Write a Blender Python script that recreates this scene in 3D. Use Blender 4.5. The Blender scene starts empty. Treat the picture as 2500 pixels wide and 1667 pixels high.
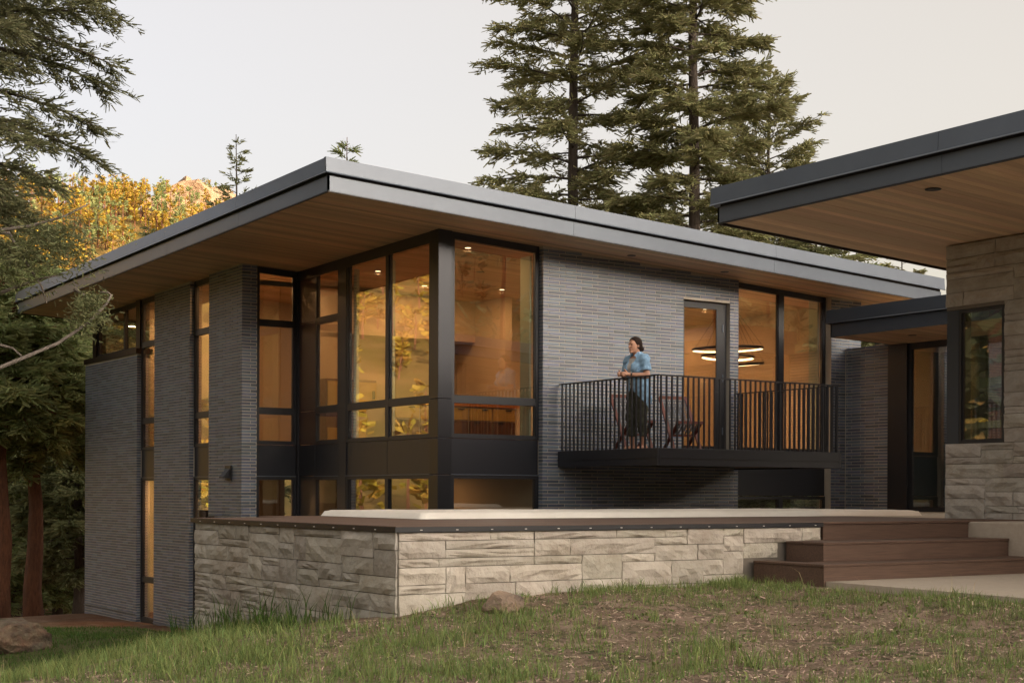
import bpy, math, random
import numpy as np
from mathutils import Vector, Matrix

rng = np.random.default_rng(11)
random.seed(11)
sc = bpy.context.scene
col = sc.collection

# ------------------------------------------------------------------ camera
FWD = Vector((.5538, .8327, 0)).normalized()
RGT = Vector((FWD.y, -FWD.x, 0))
UP = Vector((0, 0, 1))
ROLL = .004
r_, u_ = (RGT + UP * ROLL).normalized(), (UP - RGT * ROLL).normalized()
cam_d = bpy.data.cameras.new('camera')
cam = bpy.data.objects.new('camera', cam_d)
col.objects.link(cam)
cam.matrix_world = Matrix(((r_.x, u_.x, -FWD.x, 0), (r_.y, u_.y, -FWD.y, 0), (r_.z, u_.z, -FWD.z, 0), (0, 0, 0, 1)))
cam_d.sensor_width = 36
cam_d.lens = 3645 / 2500 * 36
cam_d.shift_y = .1474
cam_d.clip_start = .1
cam_d.clip_end = 6000
sc.camera = cam

# ------------------------------------------------------------------ sky, sun, exposure
SUN_EL = math.radians(8.0)
SUN_AZ = Vector((.30, -.954, 0)).normalized()
world = bpy.data.worlds.new('World')
sc.world = world
world.use_nodes = True
wn, wl = world.node_tree.nodes, world.node_tree.links
wn.clear()
wo = wn.new('ShaderNodeOutputWorld')
bg = wn.new('ShaderNodeBackground')
sky = wn.new('ShaderNodeTexSky')
sky.sky_type = 'NISHITA'
sky.sun_disc = False
sky.sun_elevation = SUN_EL
sky.sun_rotation = math.atan2(SUN_AZ.x, SUN_AZ.y)
sky.altitude = 300
sky.dust_density = 10.0
sky.air_density = .4
sm = wn.new('ShaderNodeVectorMath'); sm.operation = 'SCALE'
sm.inputs['Scale'].default_value = 2.05
mx = wn.new('ShaderNodeMix'); mx.data_type = 'RGBA'
mx.inputs['Factor'].default_value = .35          # an even, thin evening veil of cloud over the clear sky
wtc = wn.new('ShaderNodeTexCoord'); wmp = wn.new('ShaderNodeMapping'); wmp.inputs['Scale'].default_value = (1.1, 1.1, 5)
wnz = wn.new('ShaderNodeTexNoise'); wnz.inputs['Scale'].default_value = 1.6; wnz.inputs['Detail'].default_value = 4
wl.new(wtc.outputs['Generated'], wmp.inputs['Vector']); wl.new(wmp.outputs[0], wnz.inputs['Vector'])
wmr = wn.new('ShaderNodeMix'); wmr.data_type = 'RGBA'
wmr.inputs['A'].default_value = (5.3, 4.15, 2.05, 1); wmr.inputs['B'].default_value = (5.75, 4.5, 2.25, 1)
wl.new(wnz.outputs[0], wmr.inputs['Factor']); wl.new(wmr.outputs['Result'], mx.inputs['B'])
wl.new(sky.outputs[0], sm.inputs[0])
wl.new(sm.outputs[0], mx.inputs['A'])
wl.new(mx.outputs['Result'], bg.inputs['Color'])
bg.inputs['Strength'].default_value = .125
wl.new(bg.outputs[0], wo.inputs['Surface'])

sun_d = bpy.data.lights.new('sun', 'SUN')
sun_d.energy = 5.0
sun_d.angle = math.radians(.53)
sun_d.color = (1.0, .76, .46)
sun = bpy.data.objects.new('sun', sun_d)
col.objects.link(sun)
SUN_DIR = Vector((SUN_AZ.x * math.cos(SUN_EL), SUN_AZ.y * math.cos(SUN_EL), math.sin(SUN_EL)))
sun.rotation_euler = SUN_DIR.to_track_quat('Z', 'Y').to_euler()

vs = sc.view_settings
vs.view_transform = 'Standard'
vs.look = 'None'
vs.exposure = 1.32
vs.gamma = 1
vs.use_curve_mapping = False
sc.render.engine = 'CYCLES'
sc.cycles.max_bounces = 10
sc.cycles.transparent_max_bounces = 24
sc.cycles.caustics_reflective = False
sc.cycles.caustics_refractive = False
sc.cycles.sample_clamp_indirect = 4

# ------------------------------------------------------------------ materials
def mat(name, color, rough=.6, metal=0., spec=.5, var=0., hue=0., noise=None, noise2=None, bump=None, bump2=None,
        emit=None, trans=0., stretch=None, sheen=0., coat=0.):
    m = bpy.data.materials.new(name)
    m.use_nodes = True
    N, L = m.node_tree.nodes, m.node_tree.links
    b = N['Principled BSDF']
    b.inputs['Roughness'].default_value = rough
    b.inputs['Metallic'].default_value = metal
    b.inputs['Specular IOR Level'].default_value = spec
    if coat:
        b.inputs['Coat Weight'].default_value = coat
        b.inputs['Coat Roughness'].default_value = .25
    c = None
    def rgb(v):
        n = N.new('ShaderNodeRGB'); n.outputs[0].default_value = (*v, 1); return n.outputs[0]
    geo = N.new('ShaderNodeNewGeometry')
    pos = geo.outputs['Position']
    if stretch:
        mp = N.new('ShaderNodeMapping'); mp.inputs['Scale'].default_value = stretch
        L.new(pos, mp.inputs['Vector']); pos = mp.outputs[0]
    c = rgb(color)
    rnd = None
    if var or hue:
        oi = N.new('ShaderNodeObjectInfo')
        ad = N.new('ShaderNodeMath'); ad.operation = 'ADD'
        L.new(oi.outputs['Random'], ad.inputs[0]); L.new(geo.outputs['Random Per Island'], ad.inputs[1])
        fr = N.new('ShaderNodeMath'); fr.operation = 'FRACT'; L.new(ad.outputs[0], fr.inputs[0])
        rnd = fr.outputs[0]
    def noisy(c, spec_):
        scale, amt, c2, detail = spec_
        nt = N.new('ShaderNodeTexNoise'); nt.inputs['Scale'].default_value = scale
        nt.inputs['Detail'].default_value = detail
        nt.inputs['Roughness'].default_value = .65
        L.new(pos, nt.inputs['Vector'])
        rp = N.new('ShaderNodeMapRange'); rp.inputs['From Min'].default_value = .38; rp.inputs['From Max'].default_value = .64
        rp.inputs['To Max'].default_value = amt
        L.new(nt.outputs[0], rp.inputs['Value'])
        mi = N.new('ShaderNodeMix'); mi.data_type = 'RGBA'
        L.new(rp.outputs[0], mi.inputs['Factor']); L.new(c, mi.inputs['A'])
        mi.inputs['B'].default_value = (*c2, 1)
        return mi.outputs['Result']
    if noise: c = noisy(c, noise)
    if noise2: c = noisy(c, noise2)
    if rnd is not None:
        hs = N.new('ShaderNodeHueSaturation')
        mr = N.new('ShaderNodeMapRange'); mr.inputs['To Min'].default_value = 1 - var; mr.inputs['To Max'].default_value = 1 + var
        L.new(rnd, mr.inputs['Value']); L.new(mr.outputs[0], hs.inputs['Value'])
        if hue:
            m2 = N.new('ShaderNodeMath'); m2.operation = 'MULTIPLY'; m2.inputs[1].default_value = 7.31; L.new(rnd, m2.inputs[0])
            m3 = N.new('ShaderNodeMath'); m3.operation = 'FRACT'; L.new(m2.outputs[0], m3.inputs[0])
            m4 = N.new('ShaderNodeMapRange'); m4.inputs['To Min'].default_value = .5 - hue; m4.inputs['To Max'].default_value = .5 + hue
            L.new(m3.outputs[0], m4.inputs['Value']); L.new(m4.outputs[0], hs.inputs['Hue'])
        L.new(c, hs.inputs['Color']); c = hs.outputs[0]
    L.new(c, b.inputs['Base Color'])
    last = None
    for bs in (bump, bump2):
        if not bs: continue
        nt = N.new('ShaderNodeTexNoise'); nt.inputs['Scale'].default_value = bs[0]; nt.inputs['Detail'].default_value = 6
        nt.inputs['Roughness'].default_value = .6
        L.new(pos, nt.inputs['Vector'])
        bp = N.new('ShaderNodeBump'); bp.inputs['Strength'].default_value = bs[1]; bp.inputs['Distance'].default_value = bs[2]
        L.new(nt.outputs[0], bp.inputs['Height'])
        if last: L.new(last, bp.inputs['Normal'])
        last = bp.outputs[0]
    if last: L.new(last, b.inputs['Normal'])
    if emit:
        b.inputs['Emission Color'].default_value = (*emit[0], 1)
        b.inputs['Emission Strength'].default_value = emit[1]
    return m

def leafmat(name, color, var=.35, hue=.03, transl=.25):
    m = mat(name, color, rough=.65, spec=.25, var=var, hue=hue)
    N, L = m.node_tree.nodes, m.node_tree.links
    b = N['Principled BSDF']
    out = [n for n in N if n.type == 'OUTPUT_MATERIAL'][0]
    tr = N.new('ShaderNodeBsdfTranslucent')
    src = b.inputs['Base Color'].links[0].from_socket
    L.new(src, tr.inputs['Color'])
    ms = N.new('ShaderNodeMixShader'); ms.inputs[0].default_value = transl
    L.new(b.outputs[0], ms.inputs[1]); L.new(tr.outputs[0], ms.inputs[2])
    L.new(ms.outputs[0], out.inputs['Surface'])
    return m

def glassmat(name, tint=(.93, .95, .935), f0=.24):
    m = bpy.data.materials.new(name); m.use_nodes = True
    N, L = m.node_tree.nodes, m.node_tree.links
    N.clear()
    o = N.new('ShaderNodeOutputMaterial')
    t = N.new('ShaderNodeBsdfTransparent'); t.inputs[0].default_value = (*tint, 1)
    g = N.new('ShaderNodeBsdfGlossy'); g.inputs['Roughness'].default_value = .004
    geo = N.new('ShaderNodeNewGeometry')
    dt = N.new('ShaderNodeVectorMath'); dt.operation = 'DOT_PRODUCT'      # Schlick reflectance of one coated face
    L.new(geo.outputs['Normal'], dt.inputs[0]); L.new(geo.outputs['Incoming'], dt.inputs[1])
    ab = N.new('ShaderNodeMath'); ab.operation = 'ABSOLUTE'; L.new(dt.outputs['Value'], ab.inputs[0])
    om = N.new('ShaderNodeMath'); om.operation = 'SUBTRACT'; om.inputs[0].default_value = 1; L.new(ab.outputs[0], om.inputs[1])
    pw = N.new('ShaderNodeMath'); pw.operation = 'POWER'; pw.inputs[1].default_value = 4.2; L.new(om.outputs[0], pw.inputs[0])
    fr = N.new('ShaderNodeMath'); fr.operation = 'MULTIPLY_ADD'; fr.inputs[1].default_value = 1 - f0; fr.inputs[2].default_value = f0
    L.new(pw.outputs[0], fr.inputs[0])
    nt = N.new('ShaderNodeTexNoise'); nt.inputs['Scale'].default_value = 1.1; nt.inputs['Detail'].default_value = 1
    L.new(geo.outputs['Position'], nt.inputs['Vector'])
    bp = N.new('ShaderNodeBump'); bp.inputs['Strength'].default_value = .05; bp.inputs['Distance'].default_value = .02
    L.new(nt.outputs[0], bp.inputs['Height']); L.new(bp.outputs[0], g.inputs['Normal'])
    ms = N.new('ShaderNodeMixShader')
    L.new(fr.outputs[0], ms.inputs[0]); L.new(t.outputs[0], ms.inputs[1]); L.new(g.outputs[0], ms.inputs[2])
    L.new(ms.outputs[0], o.inputs['Surface'])
    return m

M = {}
M['brick'] = mat('brick', (.118, .146, .205), rough=.42, spec=.6, var=.34, hue=.025, noise=(9, .35, (.095, .112, .15), 4), bump=(90, .35, .01))
M['mortar'] = mat('mortar', (.48, .44, .38), rough=.9, noise=(6, .5, (.36, .33, .29), 5), bump=(60, .4, .01))
M['fascia'] = mat('fascia_metal', (.115, .138, .178), rough=.34, metal=.25, noise=(1.2, .5, (.09, .108, .142), 5), bump=(1.3, .10, .02))
M['fascia_dark'] = mat('fascia_metal_dark', (.045, .055, .075), rough=.38, metal=.35, noise=(2, .4, (.055, .06, .07), 4), bump=(1.6, .1, .02))
M['black'] = mat('black_metal', (.016, .017, .022), rough=.42, spec=.5, noise=(3, .4, (.022, .022, .026), 4), bump=(2.0, .06, .02))
M['black_panel'] = mat('black_panel', (.017, .019, .026), rough=.36, spec=.5, noise=(1.5, .4, (.022, .022, .03), 3), bump=(1.1, .25, .02))
M['brown_panel'] = mat('brown_panel', (.05, .028, .026), rough=.4)
M['post'] = mat('post_metal', (.04, .042, .05), rough=.3, metal=.6, bump=(2, .05, .02))
M['cedar'] = mat('cedar_boards', (.72, .51, .325), rough=.55, spec=.3, var=.2, hue=.008, stretch=(1.2, 22, 22), noise=(2.2, .55, (.54, .34, .19), 5), noise2=(.5, .3, (.68, .49, .30), 3))
M['cedar2'] = mat('cedar_boards_pale', (.74, .55, .37), rough=.55, spec=.3, var=.17, hue=.008, stretch=(1.2, 22, 22), noise=(2.2, .5, (.57, .39, .24), 5))
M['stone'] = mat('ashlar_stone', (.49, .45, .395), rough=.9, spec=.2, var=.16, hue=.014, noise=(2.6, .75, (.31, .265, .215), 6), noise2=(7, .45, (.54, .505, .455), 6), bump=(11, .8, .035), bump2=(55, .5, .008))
M['stone_shaded'] = mat('ashlar_stone_shaded', (.38, .36, .33), rough=.9, spec=.2, var=.15, hue=.014, noise=(2.0, .7, (.27, .225, .18), 6), noise2=(6, .4, (.5, .485, .46), 6), bump=(10, .8, .035), bump2=(50, .5, .008))  # darker copy of the stone: shade of left-facing walls put into the colour
M['joint'] = mat('stone_joint', (.16, .14, .12), rough=.95)
M['deckwood'] = mat('composite_board', (.125, .076, .056), rough=.6, spec=.3, var=.1, stretch=(1.5, 30, 30), noise=(2.4, .6, (.06, .038, .03), 5), bump=(6, .12, .01))
M['concrete'] = mat('concrete', (.43, .37, .31), rough=.9, noise=(18, .5, (.34, .28, .23), 6), noise2=(1.2, .3, (.38, .35, .31), 4), bump=(40, .3, .01))
M['gravel'] = mat('bounce_gravel', (.55, .5, .44), rough=.95, noise=(30, .5, (.42, .38, .33), 5))  # kept pale so the added court bounces light upwards
M['cover'] = mat('white_vinyl', (.78, .75, .71), rough=.45, spec=.4, noise=(1.4, .5, (.64, .6, .56), 5), bump=(3, .5, .05))
M['plaster'] = mat('plaster', (.62, .50, .36), rough=.85, noise=(3, .2, (.55, .45, .33), 3))
M['plaster_dark'] = mat('plaster_dark', (.30, .25, .2), rough=.85)
M['unlit_teal'] = mat('unlit_teal_wall', (.04, .06, .06), rough=.7)  # darkness of the unlit entry glass put into the wall colour
M['floorwood'] = mat('floor_boards', (.22, .12, .06), rough=.45, stretch=(2, 18, 1), noise=(2, .5, (.14, .075, .04), 4))
M['ply'] = mat('plywood_yellow', (.62, .40, .10), rough=.5, stretch=(2, 2, 14), noise=(3, .4, (.5, .29, .06), 4))
M['walnut'] = mat('walnut', (.16, .07, .04), rough=.45, stretch=(12, 12, 1.5), noise=(3, .5, (.1, .042, .028), 4))
M['orange'] = mat('orange_counter', (.62, .22, .05), rough=.35)
M['jamb'] = mat('window_jamb', (.46, .5, .38), rough=.7)
M['pattern'] = mat('patterned_cloth', (.75, .52, .3), rough=.9, noise=(5, 1., (.22, .16, .1), 1))
M['glass'] = glassmat('window_glass')
M['lampglow'] = mat('lamp_glow', (1, .9, .7), emit=((1, .66, .34), 2.6))
M['lampglow_soft'] = mat('lamp_shade_glow', (1, .85, .6), emit=((1, .6, .25), 2.2))
M['lens_dark'] = mat('dark_lens', (.012, .012, .012), rough=.3)
M['bronze'] = mat('bronze', (.045, .03, .022), rough=.4, metal=.6)
M['redwood'] = mat('redwood_frame', (.14, .042, .032), rough=.5, noise=(8, .5, (.085, .028, .022), 4))
M['rope'] = mat('rope', (.15, .15, .16), rough=.85)
M['skin'] = mat('skin', (.50, .27, .185), rough=.55, noise=(14, .2, (.44, .21, .14), 3))
M['hair'] = mat('hair', (.016, .009, .007), rough=.7, spec=.15, stretch=(40, 40, 12), noise=(3, .5, (.045, .025, .018), 3), bump=(5, .6, .01))
M['denim'] = mat('chambray', (.24, .40, .60), rough=.85, noise=(9, .5, (.20, .345, .53), 4), bump=(22, .7, .02))
M['tee'] = mat('grey_tee', (.46, .45, .45), rough=.9, bump=(30, .5, .01))
M['olive'] = mat('olive_cotton', (.055, .058, .043), rough=.9, noise=(10, .4, (.04, .042, .03), 4), bump=(20, .6, .02))
M['white'] = mat('white_plastic', (.7, .68, .65), rough=.5)
M['lip'] = mat('lip', (.38, .13, .11), rough=.5)
M['eye'] = mat('eye', (.05, .03, .025), rough=.2)
M['bark'] = mat('fir_bark', (.11, .085, .07), rough=.95, stretch=(6, 6, 1.4), noise=(5, .7, (.05, .04, .034), 5), bump=(6, 1, .05))
M['bark_red'] = mat('pine_bark', (.20, .085, .045), rough=.95, stretch=(6, 6, 1.2), noise=(4, .7, (.075, .035, .024), 5), bump=(6, 1, .06))
M['twig'] = mat('bare_branch', (.2, .17, .15), rough=.9, bump=(30, .6, .01))
M['needle_fir'] = leafmat('fir_needles', (.31, .305, .15), var=.42, transl=.55)
M['needle_left'] = leafmat('blue_fir_needles', (.185, .19, .10), var=.42, transl=.45)
M['needle_pine'] = leafmat('pine_needles', (.28, .32, .145), var=.45, transl=.55)
M['needle_dark'] = leafmat('dark_conifer_needles', (.20, .215, .105), var=.42, transl=.5)
M['needle_hill'] = leafmat('hill_pine_needles', (.36, .25, .045), var=.55, hue=.03, transl=.4)
M['grass'] = leafmat('grass_blades', (.20, .26, .09), var=.42, hue=.035, transl=.35)
M['grass_short'] = leafmat('short_grass_blades', (.06, .11, .022), var=.4, hue=.03, transl=.3)
M['straw'] = leafmat('dry_grass', (.42, .34, .19), var=.25)
M['litter'] = mat('leaf_litter', (.34, .26, .205), rough=.95, var=.85, hue=.03)
M['rock_lichen'] = mat('lichen_rock', (.15, .085, .055), rough=.95, noise=(4, .9, (.04, .034, .03), 6), noise2=(11, .35, (.22, .21, .14), 5), bump=(7, 1, .08), bump2=(40, .6, .01))
M['rock_tan'] = mat('tan_rock', (.30, .215, .155), rough=.95, noise=(4, .8, (.10, .085, .08), 6), bump=(8, 1, .05), bump2=(45, .6, .01))
M['cliff'] = mat('cliff_rock', (.28, .19, .135), rough=.95, noise=(.25, .6, (.26, .17, .12), 6), bump=(.6, 1, .8))

# ------------------------------------------------------------------ mesh helpers
def link(name, me, m=None, parent=None):
    o = bpy.data.objects.new(name, me)
    col.objects.link(o)
    if m is not None and me is not None and not me.materials:
        me.materials.append(M[m] if isinstance(m, str) else m)
    if parent is not None:
        o.parent = parent
    return o

def tag(o, label, cat=None, group=None, kind=None):
    if label: o['label'] = label
    if cat: o['category'] = cat
    if group: o['group'] = group
    if kind: o['kind'] = kind
    return o

def thing(name, label, cat, loc=(0, 0, 0), group=None, rz=0):
    o = bpy.data.objects.new(name, None)
    col.objects.link(o)
    o.location = loc
    o.rotation_euler = (0, 0, rz)
    o.empty_display_size = .2
    return tag(o, label, cat, group)

class MB:
    def __init__(s): s.v = []; s.f = []
    def quad(s, a, b, c, d):
        n = len(s.v); s.v += [tuple(a), tuple(b), tuple(c), tuple(d)]; s.f.append((n, n + 1, n + 2, n + 3)); return s
    def box(s, x0, x1, y0, y1, z0, z1):
        return s.hexa([(x0, y0, z0), (x1, y0, z0), (x1, y1, z0), (x0, y1, z0), (x0, y0, z1), (x1, y0, z1), (x1, y1, z1), (x0, y1, z1)])
    def hexa(s, p):
        n = len(s.v); s.v += [tuple(q) for q in p]
        s.f += [tuple(n + i for i in q) for q in ((0, 3, 2, 1), (4, 5, 6, 7), (0, 1, 5, 4), (1, 2, 6, 5), (2, 3, 7, 6), (3, 0, 4, 7))]
        return s
    def bar(s, a, b, w, h, up=(0, 0, 1)):
        a, b = Vector(a), Vector(b); d = (b - a).normalized(); up = Vector(up)
        sd = d.cross(up)
        if sd.length < 1e-4: sd = d.cross(Vector((1, 0, 0)))
        sd.normalize(); u2 = sd.cross(d)
        q = [(-1, -1), (1, -1), (1, 1), (-1, 1)]
        lo = [a + sd * (w / 2 * i) + u2 * (h / 2 * j) for i, j in q]
        hi = [b + sd * (w / 2 * i) + u2 * (h / 2 * j) for i, j in q]
        n = len(s.v); s.v += [tuple(p) for p in lo + hi]
        s.f += [tuple(n + i for i in q) for q in ((0, 1, 2, 3), (7, 6, 5, 4), (0, 4, 5, 1), (1, 5, 6, 2), (2, 6, 7, 3), (3, 7, 4, 0))]
        return s
    def tube(s, pts, rad, seg=8, cap=True):
        pts = [Vector(p) for p in pts]
        if not hasattr(rad, '__len__'): rad = [rad] * len(pts)
        n0 = len(s.v); prev = None
        for i, p in enumerate(pts):
            d = (pts[min(i + 1, len(pts) - 1)] - pts[max(i - 1, 0)]).normalized()
            if prev is None:
                sd = d.cross(Vector((0, 0, 1)))
                if sd.length < 1e-3: sd = d.cross(Vector((1, 0, 0)))
            else:
                sd = prev - d * prev.dot(d)
            sd.normalize(); prev = sd; t = d.cross(sd)
            for k in range(seg):
                a = 2 * math.pi * k / seg
                s.v.append(tuple(p + (sd * math.cos(a) + t * math.sin(a)) * rad[i]))
        for i in range(len(pts) - 1):
            for k in range(seg):
                a, b = n0 + i * seg + k, n0 + i * seg + (k + 1) % seg
                s.f.append((a, b, b + seg, a + seg))
        if cap:
            s.f.append(tuple(n0 + k for k in reversed(range(seg))))
            s.f.append(tuple(n0 + (len(pts) - 1) * seg + k for k in range(seg)))
        return s
    def lathe(s, c, prof, seg=24):
        n0 = len(s.v)
        for r, z in prof:
            for k in range(seg):
                a = 2 * math.pi * k / seg
                s.v.append((c[0] + r * math.cos(a), c[1] + r * math.sin(a), c[2] + z))
        for i in range(len(prof) - 1):
            for k in range(seg):
                a, b = n0 + i * seg + k, n0 + i * seg + (k + 1) % seg
                s.f.append((a, b, b + seg, a + seg))
        s.f.append(tuple(n0 + k for k in reversed(range(seg))))
        s.f.append(tuple(n0 + (len(prof) - 1) * seg + k for k in range(seg)))
        return s
    def mesh(s, name, smooth=False):
        me = bpy.data.meshes.new(name)
        me.from_pydata(s.v, [], s.f); me.update()
        if smooth: me.shade_smooth()
        return me
    def build(s, name, m, parent=None, smooth=False, bevel=0):
        me = s.mesh(name, smooth)
        o = link(name, me, m, parent)
        if bevel:
            md = o.modifiers.new('bevel', 'BEVEL'); md.width = bevel; md.segments = 2; md.limit_method = 'ANGLE'
        return o

def np_mesh(name, V, Fc, smooth=False):
    """V (n,3), Fc (m,k) with k = 3 or 4"""
    me = bpy.data.meshes.new(name)
    V = np.ascontiguousarray(V, dtype=np.float32); Fc = np.ascontiguousarray(Fc, dtype=np.int32)
    m, k = Fc.shape
    me.vertices.add(len(V)); me.vertices.foreach_set('co', V.ravel())
    me.loops.add(m * k); me.loops.foreach_set('vertex_index', Fc.ravel())
    me.polygons.add(m)
    me.polygons.foreach_set('loop_start', np.arange(0, m * k, k, dtype=np.int32))
    me.polygons.foreach_set('loop_total', np.full(m, k, dtype=np.int32))
    me.update(calc_edges=True); me.validate()
    if smooth: me.shade_smooth()
    return me

def vnoise(x, y, seed=0):
    """cheap smooth value noise, arrays in, -1..1 out"""
    x = np.asarray(x, float); y = np.asarray(y, float)
    xi, yi = np.floor(x).astype(np.int64), np.floor(y).astype(np.int64)
    fx, fy = x - xi, y - yi
    fx, fy = fx * fx * (3 - 2 * fx), fy * fy * (3 - 2 * fy)
    def h(a, b):
        n = (a * 374761393 + b * 668265263 + seed * 1442695041) & 0xffffffff
        n = ((n ^ (n >> 13)) * 1274126177) & 0xffffffff
        return ((n ^ (n >> 16)) & 0xffff) / 32767.5 - 1
    return (h(xi, yi) * (1 - fx) + h(xi + 1, yi) * fx) * (1 - fy) + (h(xi, yi + 1) * (1 - fx) + h(xi + 1, yi + 1) * fx) * fy

def fbm(x, y, o=4, seed=0):
    a, s, t = 1., 0., 0.
    for i in range(o):
        s = s + a * vnoise(x * 2 ** i, y * 2 ** i, seed + i); t += a; a *= .5
    return s / t

# ------------------------------------------------------------------ terrain
CP = np.array([
    (5.6, 10, -.96), (6.4, 10, -.86), (7.7, 10, -.79), (9.2, 10, -.80), (9.3, 9.2, -.80), (12, 8, -.82), (10, 6, -.88), (14, 5, -.84), (13, 11, -.84),
    (5.59, 12, -1.18), (5.59, 14.1, -1.42), (8, 12, -1.2), (8.3, 15.8, -2.2), (12, 16.5, -2.45), (16, 16, -2.45), (18, 18, -2.45), (10.5, 20, -2.45),
    (9.8, 24.5, -2.42), (9.8, 30.8, -2.55), (9.8, 27.6, -2.5), (8, 22, -2.2), (7, 18, -1.95), (12, 26, -2.5), (16, 24, -2.5), (14, 33, -3.0),
    (0, 0, -1.62), (-3, -6, -1.7), (3, 3, -1.36), (2.2, 6.5, -1.27), (4.98, 7.49, -1.07), (6.3, 4.8, -.97), (7.5, 7.6, -.98), (8.5, 8.8, -.87), (9.0, 8, -.81), (9.1, 7, -.82),
    (3.54, 10.26, -1.24), (4.53, 11.4, -1.20), (2.87, 9.5, -1.26), (5.1, 12.9, -1.30),
    (5.73, 16.6, -1.70), (4.5, 15.6, -1.74), (7.07, 20.5, -1.95), (4.1, 13.3, -1.62), (2.5, 12.4, -1.66), (0, 15, -1.95), (0, 25, -2.6), (5, 34, -2.95), (-10, 20, -2.8),
    (8.6, 33.5, -2.85), (-8, 5, -1.9), (20, 0, -.9), (-15, 35, -4), (22, 8, -.9), (24, 20, -2.2), (26, 34, -3.2), (10, 42, -3.6), (0, 45, -4), (34, 0, -1.), (0, -18, -1.8), (20, -16, -1.2), (-18, -8, -2.2)])
def _tps(r2): return np.where(r2 > 1e-12, r2 * np.log(r2 + 1e-12) * .5, 0)
_n = len(CP)
_A = np.zeros((_n + 3, _n + 3))
_A[:_n, :_n] = _tps(((CP[:, None, :2] - CP[None, :, :2]) ** 2).sum(-1)) + np.eye(_n) * .03
_A[:_n, _n] = 1; _A[:_n, _n + 1:] = CP[:, :2]; _A[_n:, :_n] = _A[:_n, _n:].T
_W = np.linalg.solve(_A, np.concatenate([CP[:, 2], np.zeros(3)]))
def sstep(a, b, x):
    t = np.clip((x - a) / (b - a), 0, 1); return t * t * (3 - 2 * t)

def ground_z(x, y, detail=True):
    x = np.atleast_1d(np.asarray(x, float)); y = np.atleast_1d(np.asarray(y, float))
    sh = x.shape; x = x.ravel(); y = y.ravel()
    out = np.zeros_like(x)
    for i in range(0, len(x), 20000):
        xs, ys = x[i:i + 20000], y[i:i + 20000]
        xc, yc = np.clip(xs, -20, 34), np.clip(ys, -18, 46)
        near = _tps((xc[:, None] - CP[:, 0]) ** 2 + (yc[:, None] - CP[:, 1]) ** 2) @ _W[:_n] + _W[_n] + xc * _W[_n + 1] + yc * _W[_n + 2]
        r = np.hypot(xs, ys)
        ax, ay = xs / (r + 1e-9), ys / (r + 1e-9)
        # sunlit hill across the valley: crest about 500 m away, on the far side of the house and to its left
        along = ax * .12 + ay * .99
        lat = ax * .99 - ay * .12
        crest = 93 - 36 * sstep(.25, .37, lat) - 16 * sstep(-.02, .5, .1 - lat) + 5 * fbm(np.arctan2(ax, ay) * 6, np.zeros_like(ax), 3, 5)
        hill = crest * sstep(190, 510, r) * sstep(-.15, .35, along) * (1 - .25 * sstep(560, 1500, r))
        hill = hill + 4 * fbm(xs / 70, ys / 70, 4, 3) * sstep(150, 350, r) * sstep(0, .4, along)
        # wooded ridge towards the sun that keeps the house in its shade
        toward = ax * SUN_AZ.x + ay * SUN_AZ.y
        ridge = (112 + 5 * fbm(xs / 60, ys / 60, 3, 9)) * np.exp(-((r - 600) / 170) ** 2) * sstep(-.15, .45, toward)
        far = -5 + hill + ridge + 1.2 * fbm(xs / 25, ys / 25, 3, 1)
        w = sstep(32, 75, r)
        z = near * (1 - w) + far * w
        if detail:
            nr = 1 - sstep(24, 40, r)
            z = z + nr * (.035 * fbm(xs * 1.1, ys * 1.1, 3, 21) + .016 * fbm(xs * 5, ys * 5, 2, 22))
        out[i:i + 20000] = z
    return out.reshape(sh)
def gz(x, y): return float(ground_z(x, y)[0])

def axis(lo, hi, step, far, ratio):
    a = list(np.arange(lo, hi + 1e-6, step)); s = step
    L_ = []; p = lo; s = step
    while p > -far: s *= ratio; p -= s; L_.append(p)
    R_ = []; p = hi; s = step
    while p < far: s *= ratio; p += s; R_.append(p)
    return np.array(L_[::-1] + a + R_)
gx = axis(0, 14, .17, 2600, 1.09); gy = axis(4, 26, .17, 2600, 1.09)
GX, GY = np.meshgrid(gx, gy, indexing='ij')
GZ = ground_z(GX, GY)
inside = (GX > 10.0) & (GX < 20) & (GY > 18.3) & (GY < 31)
GZ = np.where(inside, np.minimum(GZ, -2.62), GZ)
under = (GX > 5.9) & (GX < 13) & (GY > 10.2) & (GY < 14.4)
GZ = np.where(under, np.minimum(GZ, -1.0), GZ)
nx, ny = GX.shape
idx = np.arange(nx * ny).reshape(nx, ny)
ground_me = np_mesh('ground', np.stack([GX.ravel(), GY.ravel(), GZ.ravel()], 1),
                    np.stack([idx[:-1, :-1].ravel(), idx[1:, :-1].ravel(), idx[1:, 1:].ravel(), idx[:-1, 1:].ravel()], 1), smooth=True)

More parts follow.
